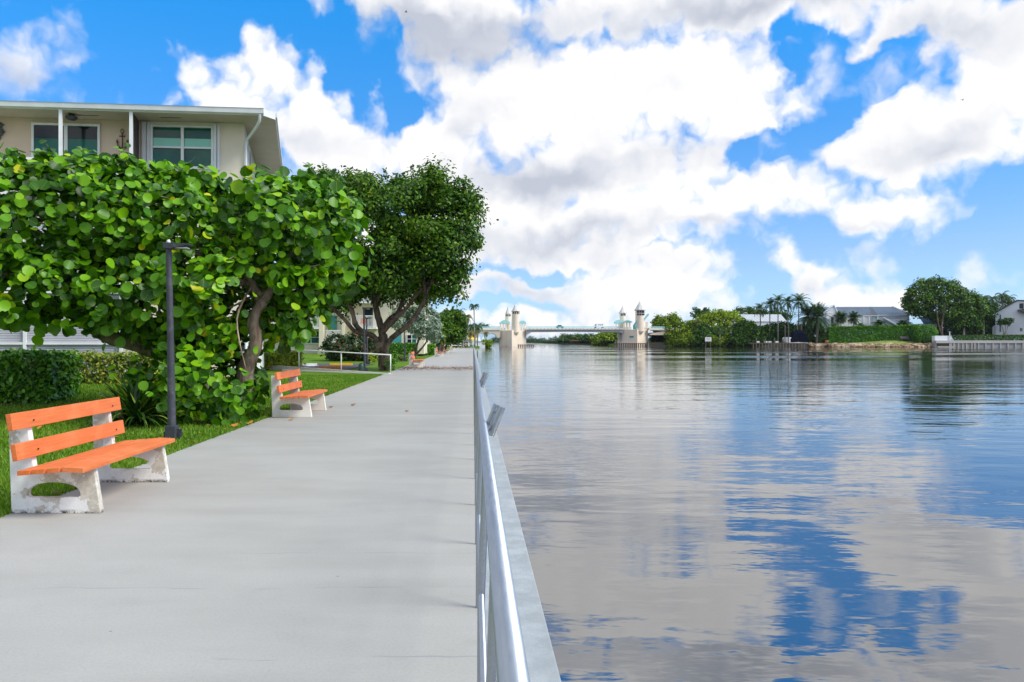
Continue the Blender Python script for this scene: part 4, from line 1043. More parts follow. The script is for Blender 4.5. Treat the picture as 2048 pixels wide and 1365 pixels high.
# ================================================================== SECOND BUILDING
def far_building():
    Y0 = 85.0; base = at(700, 707, Y0)
    t = thing('apartment_building', base, 'cream apartment building with white balconies and teal doors behind the big tree', 'building')
    o = -base
    def B(mb, px0, px1, py0, py1, y0, y1, mi=0):
        a, c = at(px0, py1, Y0), at(px1, py0, Y0); return mb.bx(a.x + o.x, c.x + o.x, y0, y1, a.z + o.z, c.z + o.z, mi)
    w = MB(); B(w, 500, 848, 549, 709, 0, 11); w.build('wall', M['cream'], t)
    w = MB(); B(w, 494, 852, 545, 549.2, -1.8, 12); w.build('roof', M['roof_edge'], t)
    for i, y in enumerate((656, 605)):
        for px0, px1 in ((540, 643), (706, 756)):
            s = MB(); B(s, px0, px1, y, y + 3.2, -1.5, -.002); s.build('balcony_slab', M['white_wall'], t)
            r = MB(); B(r, px0, px1, y - 23.2, y - 21.8, -1.46, -1.38); B(r, px0, px1, y - 2.2, y - 1.2, -1.46, -1.38)
            k = px0 + 1.
            while k < px1: B(r, k - .42, k + .42, y - 21.8, y - 2.2, -1.44, -1.40); k += 2.6
            r.build('balcony_railing', M['white'], t)
            d = MB(); B(d, px0 + 22, px0 + 40, y - 40, y - .1, -.03, -.004); dd = d.build('sliding_door', M['glass_dark'], t)
    for px0, px1 in ((643.3, 652), (688, 694)):
        s = MB(); B(s, px0, px1, 549.3, 708, -1.5, -.001); s.build('pillar', M['cream'], t)
    for px0, px1, py0, py1 in ((656, 674, 632, 661), (786, 803, 669, 692), (656, 674, 580, 606)):
        d = MB(); B(d, px0, px1, py0, py1, -.08, -.003); dd = d.build('door', M['teal'], t)
        h = MB(); B(h, px1 - 1.9, px1 - 1.2, (py0 + py1) / 2, (py0 + py1) / 2 + .8, -.12, -.081); h.build('handle', M['steel'], dd)
    def window(px0, px1, py0, py1, n):
        f = MB(); wd = (px1 - px0) / n; fr = .7
        for k in range(n + 1): B(f, px0 + k * wd - fr, px0 + k * wd + fr, py0, py1, -.10, -.002)
        B(f, px0 - fr, px1 + fr, py0 - 1.4, py0 - .01, -.11, -.002); B(f, px0 - fr, px1 + fr, py1 + .01, py1 + 1.5, -.13, -.002)
        for k in range(n): B(f, px0 + k * wd + fr, px0 + (k + 1) * wd - fr, (py0 + py1) / 2 - .5, (py0 + py1) / 2 + .5, -.08, -.03)
        wn = f.build('window', M['white'], t)
        for k in range(n):
            p = MB(); B(p, px0 + k * wd + fr, px0 + (k + 1) * wd - fr, py0, py1, -.025, -.012); p.build('pane', M['glass'] if k else M['glass_dark'], wn)
    window(585, 641, 664, 687, 3); window(814, 833, 671, 687, 2); window(540, 575, 664, 687, 2); window(716, 744, 664, 686, 2)
    r = MB(); B(r, 656.5, 687, 661.5, 663, -1.46, -1.38); B(r, 656.5, 687, 684.5, 685.5, -1.46, -1.38)
    k = 657.5
    while k < 687: B(r, k - .45, k + .45, 663, 684.5, -1.44, -1.40); k += 2.4
    r.build('porch_railing', M['white'], t)
    a = MB(); B(a, 643, 700, 704, 709, -2.2, -.003); a.build('porch_step', M['walk'], t)
    ch = at(727, 655.5, Y0); c_ = thing('patio_chair', (ch.x, ch.y - .7, ch.z), 'orange chair on the white balcony behind the big tree', 'chair')
    MB().bx(-.28, .28, -.28, .28, .38, .46).build('seat', M['orange'], c_); MB().bx(-.28, .28, .22, .28, .461, .95).build('backrest', M['orange'], c_)
    for x in (-.24, .24):
        for y in (-.24, .24): MB().bx(x - .02, x + .02, y - .02, y + .02, .004, .379).build('leg', M['white'], c_)
far_building()

# ================================================================== PALMS
def palm_frond(base, az, e0, L, droop, lw, nst=16, hang=.5, w=.22):
    d = np.array([math.cos(az), math.sin(az), 0.]); sd = np.array([-math.sin(az), math.cos(az), 0.]); p = np.array(base, float); e = e0
    V = []; Fq = []
    prev = None
    for k in range(nst + 1):
        u = k / nst; t = d * math.cos(e) + np.array([0, 0, math.sin(e)])
        if k > 0:
            for s in (-1, 1):
                if k >= 2:
                    l = lw * math.sin(math.pi * min(1, .18 + u * .82)) ** .6 * rng.uniform(.85, 1.1)
                    dr = sd * s * (1 - hang * .5) + t * .55 + np.array([0, 0, -hang]) * rng.uniform(.5, 1.1); dr /= np.linalg.norm(dr)
                    ww = t * w * L / 4
                    o = len(V); V += [p - ww * .5, p + ww * .5, p + dr * l * .6 + ww * .4, p + dr * l]; Fq.append((o, o + 1, o + 2, o + 3))
            o = len(V); r_ = .02 * L * (1 - u * .8) * .5; V += [prev - sd * r_, prev + sd * r_, p + sd * r_, p - sd * r_]; Fq.append((o, o + 1, o + 2, o + 3))
        prev = p.copy(); p = p + t * L / nst; e -= droop / nst * (1.0 + .8 * u)
    return np.array(V), np.array(Fq)
def palm(name, label, base, top, L, n, mat, r0=.2, r1=.13, droop=1.7, group=None, e=(-.5, 1.4), hang=.5, lw=.28, bend=0., w=.22, wind=0., nst=16):
    t = thing(name, base, label, 'palm', group); top = Vector(top) - Vector(base); Vs = []; Fs = []; o = 0
    for q in range(n):
        az = 2 * math.pi * q * .382 + rng.normal() * .2; u = (q + .5) / n
        V, Fq = palm_frond(top + Vector((0, 0, .1)), az + wind * math.sin(az), e[0] + (e[1] - e[0]) * u ** .9 + rng.normal() * .08, L * rng.uniform(.85, 1.1), droop * rng.uniform(.8, 1.2), L * lw, nst, hang, w)
        Vs.append(V); Fs.append(Fq + o); o += len(V)
    V = np.concatenate(Vs); np_mesh('fronds', V, np.concatenate(Fs), mat, t, np.zeros((len(V), 2)), smooth=False)
    mid = top * .5 + Vector((bend, 0, 0))
    limbs(MB(), [([Vector((0, 0, -.2)), mid, top, top + Vector((0, 0, .25))], r0, r1)], 9).build('trunk', M['bark_palm'], t, smooth=True)
    return t
def palm_px(name, label, px, py_top, py_base, Y, Lpx, n, mat, zb=None, **kw):
    s = Y / F; b = at(px, py_base, Y); t = at(px + kw.pop('lean', 0), py_top, Y)
    return palm(name, label, b, t, Lpx * s, n, mat, **kw)

# ================================================================== BRIDGE
def bridge():
    Y0 = 320.0; s = Y0 / F
    zb = WATER; base = Vector((at(1150, 683, Y0).x, Y0, WATER))
    t = thing('drawbridge', base, 'pale drawbridge with turreted piers across the water', 'bridge')
    def b(name, mats, mb, parent=t, **kw):
        ob = mb.build(name, mats, None, **kw); ob.data.transform(Matrix.Translation(-base)); ob.parent = parent; return ob
    PX = lambda px: (px - 946) * s
    PZ = lambda py: CAM_H - (py - 683) * s
    # deck between the piers and on both approaches
    d = MB()
    d.bx(PX(1053), PX(1248), Y0 + 1, Y0 + 12, PZ(660), PZ(657.2)); b('deck', M['bridge_white'], d)
    d = MB(); d.prism([(PX(1053), PZ(660.1)), (PX(1248), PZ(660.1)), (PX(1248), PZ(667)), (PX(1240), PZ(665.5)), (PX(1150), PZ(664)), (PX(1064), PZ(665)), (PX(1053), PZ(672))], Y0 + 1.6, Y0 + 2.6, 'y')
    d.prism([(PX(1053), PZ(660.1)), (PX(1248), PZ(660.1)), (PX(1248), PZ(667)), (PX(1240), PZ(665.5)), (PX(1150), PZ(664)), (PX(1064), PZ(665)), (PX(1053), PZ(672))], Y0 + 10, Y0 + 11, 'y'); b('girder', M['girder'], d)
    d = MB()
    for px in np.arange(1060, 1246, 7.2): d.bx(PX(px), PX(px + 1.1), Y0 + .8, Y0 + 1.4, PZ(661.6), PZ(657.4))
    b('deck_bracket', M['girder'], d)
    for px0, px1 in ((860, 1001), (1053.5, 1247), (1299, 1420)):
        r = MB()
        for y in (Y0 + .95, Y0 + 11.9):
            r.bx(PX(px0), PX(px1), y, y + .12, PZ(654.0), PZ(653.5)); r.bx(PX(px0), PX(px1), y, y + .12, PZ(656.2), PZ(655.8))
            for px in np.arange(px0, px1, 2.4): r.bx(PX(px), PX(px + .35), y + .03, y + .09, PZ(657.1), PZ(654))
        b('bridge_railing', M['teal_metal'], r)
    for px0, px1, cx, rx in ((860, 1001, 974, 19), (1299, 1420, 1334, 33)):
        arch = [(PX(px0), PZ(657)), (PX(px1), PZ(657)), (PX(px1), PZ(676 if cx < 1000 else 671))]
        if cx < 1000:
            arch += [(PX(993), PZ(676))] + [(PX(cx - rx * math.cos(a)), PZ(673 - 6.3 * math.sin(a))) for a in np.linspace(math.pi, 0, 13)] + [(PX(948), PZ(690)), (PX(930), PZ(690))] + [(PX(905 - 25 * math.cos(a)), PZ(680 - 14 * math.sin(a))) for a in np.linspace(math.pi, 0, 9)] + [(PX(860), PZ(690))]
        else:
            arch += [(PX(cx - rx * math.cos(a)), PZ(671 - 6.5 * math.sin(a))) for a in np.linspace(0, math.pi, 15)] + [(PX(1370), PZ(690)), (PX(1420), PZ(690))]
        m = MB().prism(arch, Y0 + 1, Y0 + 11.8, 'y'); b('approach_span', M['bridge'], m)
        m = MB(); m.bx(PX(px0), PX(px1), Y0 + .6, Y0 + .995, PZ(661), PZ(656.6)); b('parapet', M['bridge_white'], m)
    # piers: pointed towards the photographer so one face is lit and one is shaded
    def pier(x0, xc, x1, ztop):
        poly = [(PX(x0), Y0 + 2.5), (PX(xc), Y0 - 2.6), (PX(x1), Y0 + 3.2), (PX(x1), Y0 + 13), (PX(x0), Y0 + 13)]
        m = MB().prism(poly, WATER - 2, ztop, 'z'); p = b('pier', M['bridge'], m)
        gr = MB()
        for u in (.16, .3, .5, .62):
            a, c = Vector((*poly[0], 0)), Vector((*poly[1], 0)); q = a.lerp(c, u); n = Vector((-(c - a).y, (c - a).x, 0)).normalized(); n = n if n.y < 0 else -n
            gr.box((q.x + n.x * .08, q.y + n.y * .08, (ztop + WATER) / 2), (.5, .16, ztop - WATER - .4), math.atan2((c - a).y, (c - a).x))
        b('pilaster', M['bridge'], gr, p); return p
    ptop = PZ(661.8); pier(1000.6, 1023, 1053.5, ptop); pier(1247, 1272, 1299.4, PZ(660))
    def turret(xc, w, ytop, ybot, yeave, yapex, we, Yc, win=True, cab=False):
        m = MB(); r_ = w * s / 2; c = Vector((PX(xc), Yc, 0))
        prof = [(r_ * .25, PZ(ybot + 6)), (r_ * .55, PZ(ybot + 4.2)), (r_ * .55, PZ(ybot + 3.4)), (r_ * .8, PZ(ybot + 2.2)), (r_ * .8, PZ(ybot + 1.4)), (r_, PZ(ybot)), (r_, PZ(yeave))]
        m.lathe(prof, c, 20); tr = b('turret', M['bridge'], m, auto=40)
        rf = MB().lathe([(we * s / 2 * .96, PZ(yeave + .3)), (we * s / 2, PZ(yeave - .9)), (we * s / 2 * .86, PZ(yeave - 1.0)), (.12, PZ(yapex + .6)), (.05, PZ(yapex - 1.6))], c, 8, rz=math.pi / 8); b('turret_roof', M['bridge_roof'], rf, tr)
        wn = MB()
        for a in (-2.2, -1.62, -1.05, -.5):
            h0, h1 = (yeave + 1, yeave + 5.2) if not cab else (yeave + 1, yeave + 10)
            wn.box((c.x + math.cos(a) * r_, c.y + math.sin(a) * r_, (PZ(h0) + PZ(h1)) / 2), (.12, r_ * (.34 if not cab else .44), PZ(h0) - PZ(h1)), a)
        b('turret_window', M['glass_dark'], wn, tr)
        if cab:
            tm = MB()
            for a in (-2.2, -1.62, -1.05, -.5): tm.box((c.x + math.cos(a) * (r_ + .07), c.y + math.sin(a) * (r_ + .07), PZ(yeave + 6)), (.06, r_ * .46, .16), a)
            b('window_bar', M['white'], tm, tr)
    turret(1031, 15, 0, 666, 623.8, 607.5, 18.5, Y0 - .5); turret(1017.8, 11.5, 0, 660, 627, 612, 12.5, Y0 + 9)
    turret(1279, 17.6, 0, 664, 621.8, 603.5, 24.5, Y0 - .5, cab=True); turret(1253.6, 11.8, 0, 660, 626, 611.3, 17.5, Y0 + 9)
    # aqua canopies on columns, stairs
    def canopy(x0, x1, y0, y1, ymid, Yc, cols):
        m = MB(); w = x1 - x0
        m.prism([(PX(x0 + w * k / 8), PZ(y1 - (y1 - y0) * math.sin(math.pi * (.12 + .76 * k / 8)))) for k in range(9)] + [(PX(x1), PZ(y1 + .5)), (PX(x0), PZ(y1 + .5))], Yc, Yc + 4, 'y'); cp = b('canopy', M['teal_metal'], m)
        for px in cols:
            q = MB(); q.bx(PX(px - 1.5), PX(px + 1.5), Yc + .1, Yc + .9, PZ(ymid), PZ(y1 + .6)); b('canopy_column', M['bridge'], q, cp)
            q = MB(); q.bx(PX(px + 1.55), PX(px + 3.2), Yc + .3, Yc + .42, PZ(ymid), PZ(ymid - 5)); b('canopy_railing', M['teal_metal'], q, cp)
    canopy(1000, 1021, 640.5, 647.5, 661.7, Y0 + 4.2, (1002, 1007.5, 1013))
    canopy(1039, 1053.5, 641.5, 647.5, 661.7, Y0 + 4.2, (1041, 1046.5, 1052))
    canopy(1235.5, 1249, 640, 647, 659.9, Y0 + 5, (1237.5, 1243, 1247.5)); canopy(1249, 1268, 641, 645.5, 659.9, Y0 + 3.2, (1251, 1257, 1263))
    for px in (1290.5, 1296, 1299):
        q = MB(); q.bx(PX(px - 1), PX(px + .9), Y0 + 3.4, Y0 + 4.2, PZ(660), PZ(644.5)); b('column', M['bridge'], q)
    st = MB(); st.prism([(PX(1281), PZ(646)), (PX(1284), PZ(646)), (PX(1296), PZ(631.5)), (PX(1296), PZ(628)), (PX(1292), PZ(630))], Y0 - 1.6, Y0 - 1.2, 'y'); b('stair', M['teal_metal'], st)
    st = MB(); st.prism([(PX(1264), PZ(659.6)), (PX(1264), PZ(652)), (PX(1271), PZ(642)), (PX(1271), PZ(646)), (PX(1268), PZ(652)), (PX(1270), PZ(659.6))], Y0 - 2.3, Y0 - 1.9, 'y'); b('stair', M['teal'], st)
    # name plate, work platforms at the water
    a, c = Vector((PX(1247), Y0 + 2.5, 0)), Vector((PX(1272), Y0 - 2.6, 0)); q = a.lerp(c, .63)
    pl = MB().box((q.x - .12, q.y - .22, PZ(674.5)), (2.0, .12, .62), math.atan2((c - a).y, (c - a).x)); b('name_plate', M['teal'], pl)
    def platform(x0, x1, ytop, ybot, Yc, name):
        m = MB(); m.bx(PX(x0), PX(x1), Yc, Yc + 2.4, PZ(ytop + 1.1), PZ(ytop)); pf = b('platform', M['timber'], m)
        k = MB()
        for px in np.arange(x0 + .6, x1, 4.2): k.bx(PX(px), PX(px + 2.2), Yc + .2, Yc + .6, WATER - .5, PZ(ytop + 1.11))
        b('platform_pile', M['timber'], k, pf)
        r = MB()
        for px in np.arange(x0 + 1, x1, 5.2): r.bx(PX(px), PX(px + .5), Yc + .1, Yc + .2, PZ(ytop - .01), PZ(ytop - 2.7))
        r.bx(PX(x0 + 1), PX(x1), Yc + .08, Yc + .2, PZ(ytop - 2.4), PZ(ytop - 2.7)); b('platform_rail', M['bridge'], r, pf)
    platform(1224, 1286.5, 687, 692, Y0 - 5.6, 'a'); platform(1034, 1065, 690, 694, Y0 - 5.4, 'b')
    dp = thing('dolphin_pile', (PX(1288.5), Y0 - 6.6, WATER), 'dark cluster of mooring piles at the right bridge pier', 'piles')
    for dx, dy, h in ((-.35, 0, 2.1), (.3, .1, 2.5), (0, -.35, 1.9)): MB().tube([(dx, dy, -1), (dx * .6, dy * .6, h)], .22, 8).build('pile', M['pile'], dp)
    # street traffic on the deck
    car = thing('car', (PX(1123), Y0 + 6, PZ(657.2)), 'small green car driving over the bridge', 'car')
    MB().prism([(-1.6, .3), (1.6, .3), (1.6, .75), (.9, .85), (.5, 1.35), (-.8, 1.35), (-1.3, .85), (-1.6, .8)], -.8, .8, 'y').build('body', M['teal'], car, bevel=.05)
    MB().prism([(.75, .88), (.42, 1.28), (-.72, 1.28), (-1.1, .88)], -.82, .82, 'y').build('window', M['glass_dark'], car)
    for x in (-1, 1):
        for y in (-.75, .75): MB().tube([(x, y - .1, .3), (x, y + .1, .3)], .3, 12).build('wheel', M['black'], car)
    van = thing('truck', (PX(1204), Y0 + 6, PZ(657.2)), 'white box truck driving over the bridge', 'truck')
    MB().bx(-1.3, 1.9, -1, 1, .5, 2.0).build('cargo_box', M['hull'], van, bevel=.03); MB().prism([(-2.3, .4), (-1.35, .4), (-1.35, 1.75), (-1.8, 1.75), (-2.3, 1.1)], -.95, .95, 'y').build('cab', M['hull'], van, bevel=.04)
    MB().prism([(-2.2, 1.12), (-1.5, 1.12), (-1.5, 1.65), (-1.8, 1.65)], -.97, .97, 'y').build('window', M['glass_dark'], van)
    for x in (-.6, .1, .8): MB().bx(x, x + .4, -1.02, -1.001, 1.2, 1.6).build('side_window', M['glass_dark'], van)
    for x in (-1.8, 1.2):
        for y in (-.85, .85): MB().tube([(x, y - .1, .35), (x, y + .1, .35)], .35, 12).build('wheel', M['black'], van)
bridge()

# ================================================================== RIGHT BANK
SX, SY = [66, 70, 128, 205, 420], [900, 318, 288, 284, 276]
def ysh(px): return float(np.interp(px, [1300, 1640, 1700, 2100], [317, 289, 286, 284]))
def bank():
    P = [(70, 317), (98, 305), (126, 288.5), (165, 285.6), (206, 285.6), (600, 280)]
    V = []; n = len(P)
    rows = ((0, -1.6), (1.5, -.2), (5, .9), (14, 1.35), (90, 1.5), (900, 1.6))
    for dy, z in rows:
        for x, y in P: V.append((x + (-3 if dy > 100 and x < 75 else 0) * 0, y + dy, z))
    Fq = [(j * n + i, j * n + i + 1, (j + 1) * n + i + 1, (j + 1) * n + i) for j in range(len(rows) - 1) for i in range(n - 1)]
    return sheet('far_bank', V, Fq, pmat('bank_mud', (.06, .055, .035), .9, .3, .3, bump=.4, bs=2))
bank()
V = []
# lawn mound in front of the clipped hedge
MX = [(1665, .3), (1700, .5), (1740, .95), (1780, 1.45), (1812, 1.55), (1840, 1.2), (1865, .7), (1880, .5)]
V = []; Fq = []; n = len(MX)
for dy, f in ((0, -.15), (1.6, .45), (4, .9), (8, 1.0), (14, .9)):
    for px, h in MX: p = at(px, 683, 286.5); V.append((p.x, 286.5 + dy, WATER + .4 + (h + .6) * f))
Fq = [(j * n + i, j * n + i + 1, (j + 1) * n + i + 1, (j + 1) * n + i) for j in range(4) for i in range(n - 1)]
sheet('lawn_mound', V, Fq, pmat('dry_lawn', (.16, .20, .035), .9, .3, .6, bump=.5, bs=3))
# rip-rap stones along the foot of the bank
rp = MB(); r2 = random.Random(3)
ico = bmesh.new(); bmesh.ops.create_icosphere(ico, subdivisions=1, radius=1); icv = [v.co.copy() for v in ico.verts]; icf = [tuple(v.index for v in f.verts) for f in ico.faces]; ico.free()
for q in range(330):
    px = r2.uniform(1622, 1876); y = 286.2 if px > 1660 else ysh(px)
    rr = r2.uniform(.30, .75); p = at(px, 683, y); dy = r2.uniform(-.6, 2.4); sc = Vector((rr * r2.uniform(.9, 1.7), rr * r2.uniform(.8, 1.3), rr * r2.uniform(.55, .9)))
    rp.add([(p.x + v.x * sc.x * r2.uniform(.8, 1.15), y + dy + v.y * sc.y * r2.uniform(.8, 1.15), WATER + .1 + (dy + .6) * .36 + v.z * sc.z * r2.uniform(.8, 1.15)) for v in icv], icf)
tag(rp.build('riprap_stones', M['rock']), kind='stuff')

# mangroves, nearest first to the right of the bridge
def bank_tree(label, lst, dy0, mat, ncl, per, rad, lsz, name='mangrove_tree', dy=3.2, Y=None, cat='tree', group='mangroves on the far bank', py_base=692, tr=None):
    px = sum(e[0] for e in lst) / len(lst); Yc = (ysh(px) if Y is None else Y) + dy0
    if name == 'mangrove_tree': ncl = int(ncl * 1.7)
    E = px_ell(lst, Yc, dy); C, N = clumped(E, ncl, per, rad, .4, .8, .5, .6, .75)
    b = at(px, py_base, Yc); b.z = max(b.z, -.3)
    tr = tr or [([b, b + Vector((.5, 0, 1.5)), at(px, lst[0][1], Yc)], .3, .12), ([b + Vector((.2, 0, .3)), b + Vector((-1.2, .3, 2.0)), at(px - 6, lst[0][1] + 3, Yc)], .2, .08)]
    return plant(name, label, cat, tuple(b), [leaves(C, N, rng.uniform(.7, 1.3, len(C)) * lsz, oval_leaf())], mat, tr, M['bark_brown'], group)
G, D = M['mangrove'], M['mangrove_dark']
bank_tree('pale feathery trees on the far bank right behind the right bridge pier', [(1322, 652, 16, 22), (1345, 648, 18, 18), (1330, 672, 20, 22)], 22, G, 130, 34, 1.5, .8)
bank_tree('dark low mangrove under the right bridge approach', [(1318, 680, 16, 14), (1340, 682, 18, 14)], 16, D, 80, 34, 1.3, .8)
bank_tree('light green mangrove at the right end of the bridge deck', [(1352, 666, 22, 24), (1372, 670, 22, 22), (1350, 684, 18, 11), (1385, 662, 18, 20)], 4, G, 110, 36, 1.3, .75)
bank_tree('tall dark pine like tree behind the mangroves', [(1390, 626, 7, 9), (1399, 628, 5, 8), (1412, 626, 5, 10)], 24, D, 40, 26, .8, .7)
bank_tree('bright green rounded mangrove, tallest of the bank thicket', [(1440, 646, 36, 25), (1464, 652, 26, 27), (1415, 652, 26, 24), (1450, 668, 34, 24), (1400, 660, 24, 22), (1482, 660, 16, 22)], 9, G, 240, 36, 1.5, .75)
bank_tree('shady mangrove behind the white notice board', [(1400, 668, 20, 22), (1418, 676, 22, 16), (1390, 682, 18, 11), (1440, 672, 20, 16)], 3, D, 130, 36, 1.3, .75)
bank_tree('pale green mangrove low at the water left of the notice board', [(1372, 682, 24, 11), (1386, 674, 16, 13)], 1, G, 70, 34, 1.1, .7)
bank_tree('low yellow green scrub right of the notice board', [(1436, 684, 20, 9), (1452, 680, 14, 10)], 1.4, G, 70, 34, 1.1, .7)
bank_tree('dark green broad mangrove left of the boat dock', [(1492, 664, 24, 22), (1508, 674, 22, 18), (1478, 680, 22, 14), (1520, 684, 18, 10)], 3, D, 220, 36, 1.4, .75)
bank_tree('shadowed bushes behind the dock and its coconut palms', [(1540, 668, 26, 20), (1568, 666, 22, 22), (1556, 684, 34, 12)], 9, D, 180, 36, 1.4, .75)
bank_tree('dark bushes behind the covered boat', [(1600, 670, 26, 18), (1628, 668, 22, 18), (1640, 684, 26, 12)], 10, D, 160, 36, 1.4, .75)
bank_tree('distant treetops behind the pale roofed house', [(1490, 628, 30, 12), (1530, 630, 24, 12), (1560, 632, 26, 12)], 60, D, 90, 30, 1.6, .9)
palm_px('fan_palm', 'small dark palm above the distant treetops left of the pale roof', 1486, 620, 690, 340, 9, 14, M['palm'], droop=1.2, hang=.3)
palm_px('coconut_palm', 'bending palm with golden fronds inside the mangrove thicket', 1398, 648, 690, 312, 17, 16, M['palm_dry'], r0=.2)
palm_px('coconut_palm', 'green palm crown inside the mangrove thicket', 1440, 660, 690, 303, 17, 16, M['palm'], r0=.2)
# coconut palms at the dock
for px, top, L, lab in ((1522, 616, 21, 'leftmost tall coconut palm at the dock'), (1539, 607, 22, 'second coconut palm from the left at the dock'), (1556, 600, 24, 'third coconut palm from the left, straight pale trunk'), (1577, 602, 23, 'fourth coconut palm from the left, behind the boat lift'), (1597, 601, 30, 'tallest dark coconut palm above the covered boat')):
    palm_px('coconut_palm', lab, px, top + 4, 690, ysh(px) + (5 if px < 1560 else 9), L, 30, M['palm'], group='coconut palms at the dock', r0=.24, r1=.15, lean=rng.uniform(-2, 2), droop=1.25, lw=.20, hang=.35, e=(-.7, 1.5))
palm_px('date_palm', 'grey green date palm left of the white house, its crown behind', 1616, 634, 690, 299, 34, 110, M['date_palm'], e=(-.85, 1.45), r0=.42, r1=.38, droop=.75, hang=.15, lw=.13, w=.2, group='date palms by the boat')
palm_px('date_palm', 'large grey green date palm in front of the white house gable', 1634, 636, 690, 295, 37, 120, M['date_palm'], e=(-.85, 1.45), r0=.42, r1=.38, droop=.75, hang=.15, lw=.13, w=.2, group='date palms by the boat')

# dock, boat lift and covered boat
Yd = 288.0
dk = thing('dock', (at(1560, 683, Yd).x, Yd, WATER), 'timber dock on piles in front of the coconut palms', 'dock')
def dloc(px, py, Y=Yd): p = at(px, py, Y); return p - dk.location
a, c = dloc(1502, 686.5), dloc(1612, 688.2); MB().bx(a.x, c.x, 0, 3.0, c.z, a.z).build('deck', M['timber'], dk)
for px in range(1506, 1612, 6):
    top = {1512: 676, 1530: 677, 1548: 677, 1566: 678}.get(px, 688.3); a = dloc(px, top); MB().tube([(a.x, -.35, -1), (a.x, -.35, a.z)], .16, 8).build('pile', M['pile'], dk)
for px in (1571, 1578, 1603, 1611):
    a = dloc(px, 650); MB().tube([(a.x, .4 if px < 1580 else 3.6, -1), (a.x, .4 if px < 1580 else 3.6, a.z)], .16, 8).build('lift_post', M['pile'], dk)
for px in (1517, 1533, 1541, 1555):
    a = dloc(px, 686.4); MB().bx(a.x - .5, a.x + .5, .3, 1, a.z + .003, a.z + .55).build('dock_box', M['hull'], dk, bevel=.05)
bt = thing('boat', at(1592, 688, Yd + 2), 'motor boat under a dark navy cover on the boat lift', 'boat')
MB().prism([(-4.4, .7), (-3.4, .1), (3.8, .0), (4.0, .9), (3.9, 1.7), (-3.9, 2.3), (-4.6, 1.9)], -1.3, 1.3, 'y').build('hull', M['hull'], bt, bevel=.2)
cv = MB(); ring = []
for x, h, w in ((-2.6, 2.2, 1.32), (-1.8, 3.0, 1.4), (-1.2, 4.6, 1.35), (.6, 5.0, 1.3), (2.6, 4.7, 1.4), (3.5, 3.2, 1.42), (4.1, 1.9, 1.38)):
    ring.append([(x, -w, .4), (x, -w, h * .75), (x, -w * .6, h), (x, w * .6, h), (x, w, h * .75), (x, w, .4)])
V = [p for r_ in ring for p in r_]; Fq = [(i * 6 + k, i * 6 + (k + 1) % 6, (i + 1) * 6 + (k + 1) % 6, (i + 1) * 6 + k) for i in range(6) for k in range(6)] + [tuple(range(6)), tuple(36 + k for k in range(6))]
cv.add(V, Fq).build('canvas_cover', M['navy'], bt, bevel=.12)
MB().bx(-4.9, -2.7, -1.35, -1.3, 1.6, 2.3).build('bow_panel', M['hull'], bt)
# notice board on two posts
nb = thing('notice_board', at(1416.5, 693, 296), 'white notice board on two posts standing in the water by the mangroves', 'sign')
MB().bx(-1.15, 1.15, -.06, .06, 1.7, 3.25).build('board', M['hull'], nb)
for x in (-.85, .85): MB().bx(x - .09, x + .09, .062, .24, -1, 3.1).build('post', M['pile'], nb)
for z, w in ((2.75, .75), (2.3, .6)): MB().bx(-w, w, -.075, -.061, z - .09, z + .09).build('marking', pmat('faded_print', (.55, .33, .30), .8, .2, 6), nb)

# low house with pale metal roof behind the palms
def gable_house(name, label, Y, rpx, epx, yr, ye, yb, left_g, mat_roof, walls, cat='house'):
    pass
Yh = 330.0; s = Yh / F
h1 = thing('house', at(1530, 690, Yh), 'low house with pale metal roof half hidden behind the coconut palms', 'house')
def H(px, py, Y=Yh, o=h1): return at(px, py, Y) - o.location
V = [H(1487, 629), H(1570, 629), H(1578, 645), H(1495, 645)]; V2 = [v + Vector((0, 9, 0)) for v in (V[3], V[2])]
m = MB(); q = [H(1487, 629) + Vector((0, 4.5, 0)), H(1570, 629) + Vector((0, 4.5, 0)), H(1574, 644), H(1489, 644)]
m.add([q[3], q[2], q[1], q[0], q[3] + Vector((0, 9, 0)), q[2] + Vector((0, 9, 0))], [(0, 1, 2, 3), (3, 2, 5, 4)]); m.build('roof', M['seam_pale'], h1)
m = MB(); a, c = H(1490, 690), H(1573, 644.3); m.bx(a.x, c.x, .3, 8.7, a.z, c.z); m.build('wall', M['house_white'], h1)
m = MB(); a = H(1480, 644); m.prism([(H(1480, 648).x, H(1480, 648).z), (H(1491, 648).x, H(1491, 648).z), (H(1487, 629.5).x, H(1487, 629.5).z), (H(1481, 638).x, H(1481, 638).z)], -.2, .25, 'y'); m.build('gable_trim', M['house_white'], h1)

# white house with blue grey roof
Yh2 = 306.0
h2 = thing('house', at(1740, 690, Yh2), 'white house with long blue grey standing seam roof behind the tall clipped hedge', 'house')
H = lambda px, py, dy=0.: at(px, py, Yh2) - h2.location + Vector((0, dy, 0))
dz = 7.0                                                      # half depth of the main wing
def slab(name, q, th, mat, parent=h2):
    m = MB(); n = (q[1] - q[0]).cross(q[3] - q[0]).normalized(); n = n if n.z > 0 else -n
    k = len(q); m.add(list(q) + [v - n * th for v in q], [tuple(range(k)), tuple(range(2 * k - 1, k - 1, -1))] + [(i, (i + 1) % k, k + (i + 1) % k, k + i) for i in range(k)])
    return m.build(name, mat, parent)
rl = slab('roof', [H(1668, 631.5, 0), H(1746, 631, 0), H(1757, 613, dz), H(1661, 613.5, dz)], .15, M['seam'])
rl = slab('roof', [H(1752, 631.5, -1.5), H(1822, 631, -1.5), H(1804, 612.8, dz), H(1761, 613, dz)], .15, M['seam'])
slab('roof', [H(1742, 631.2, -.1), H(1752, 631.6, -1.5), H(1761, 613, dz), H(1756, 613, dz)], .15, pmat('hip_roof', (.075, .085, .092), .5, .1, .5))
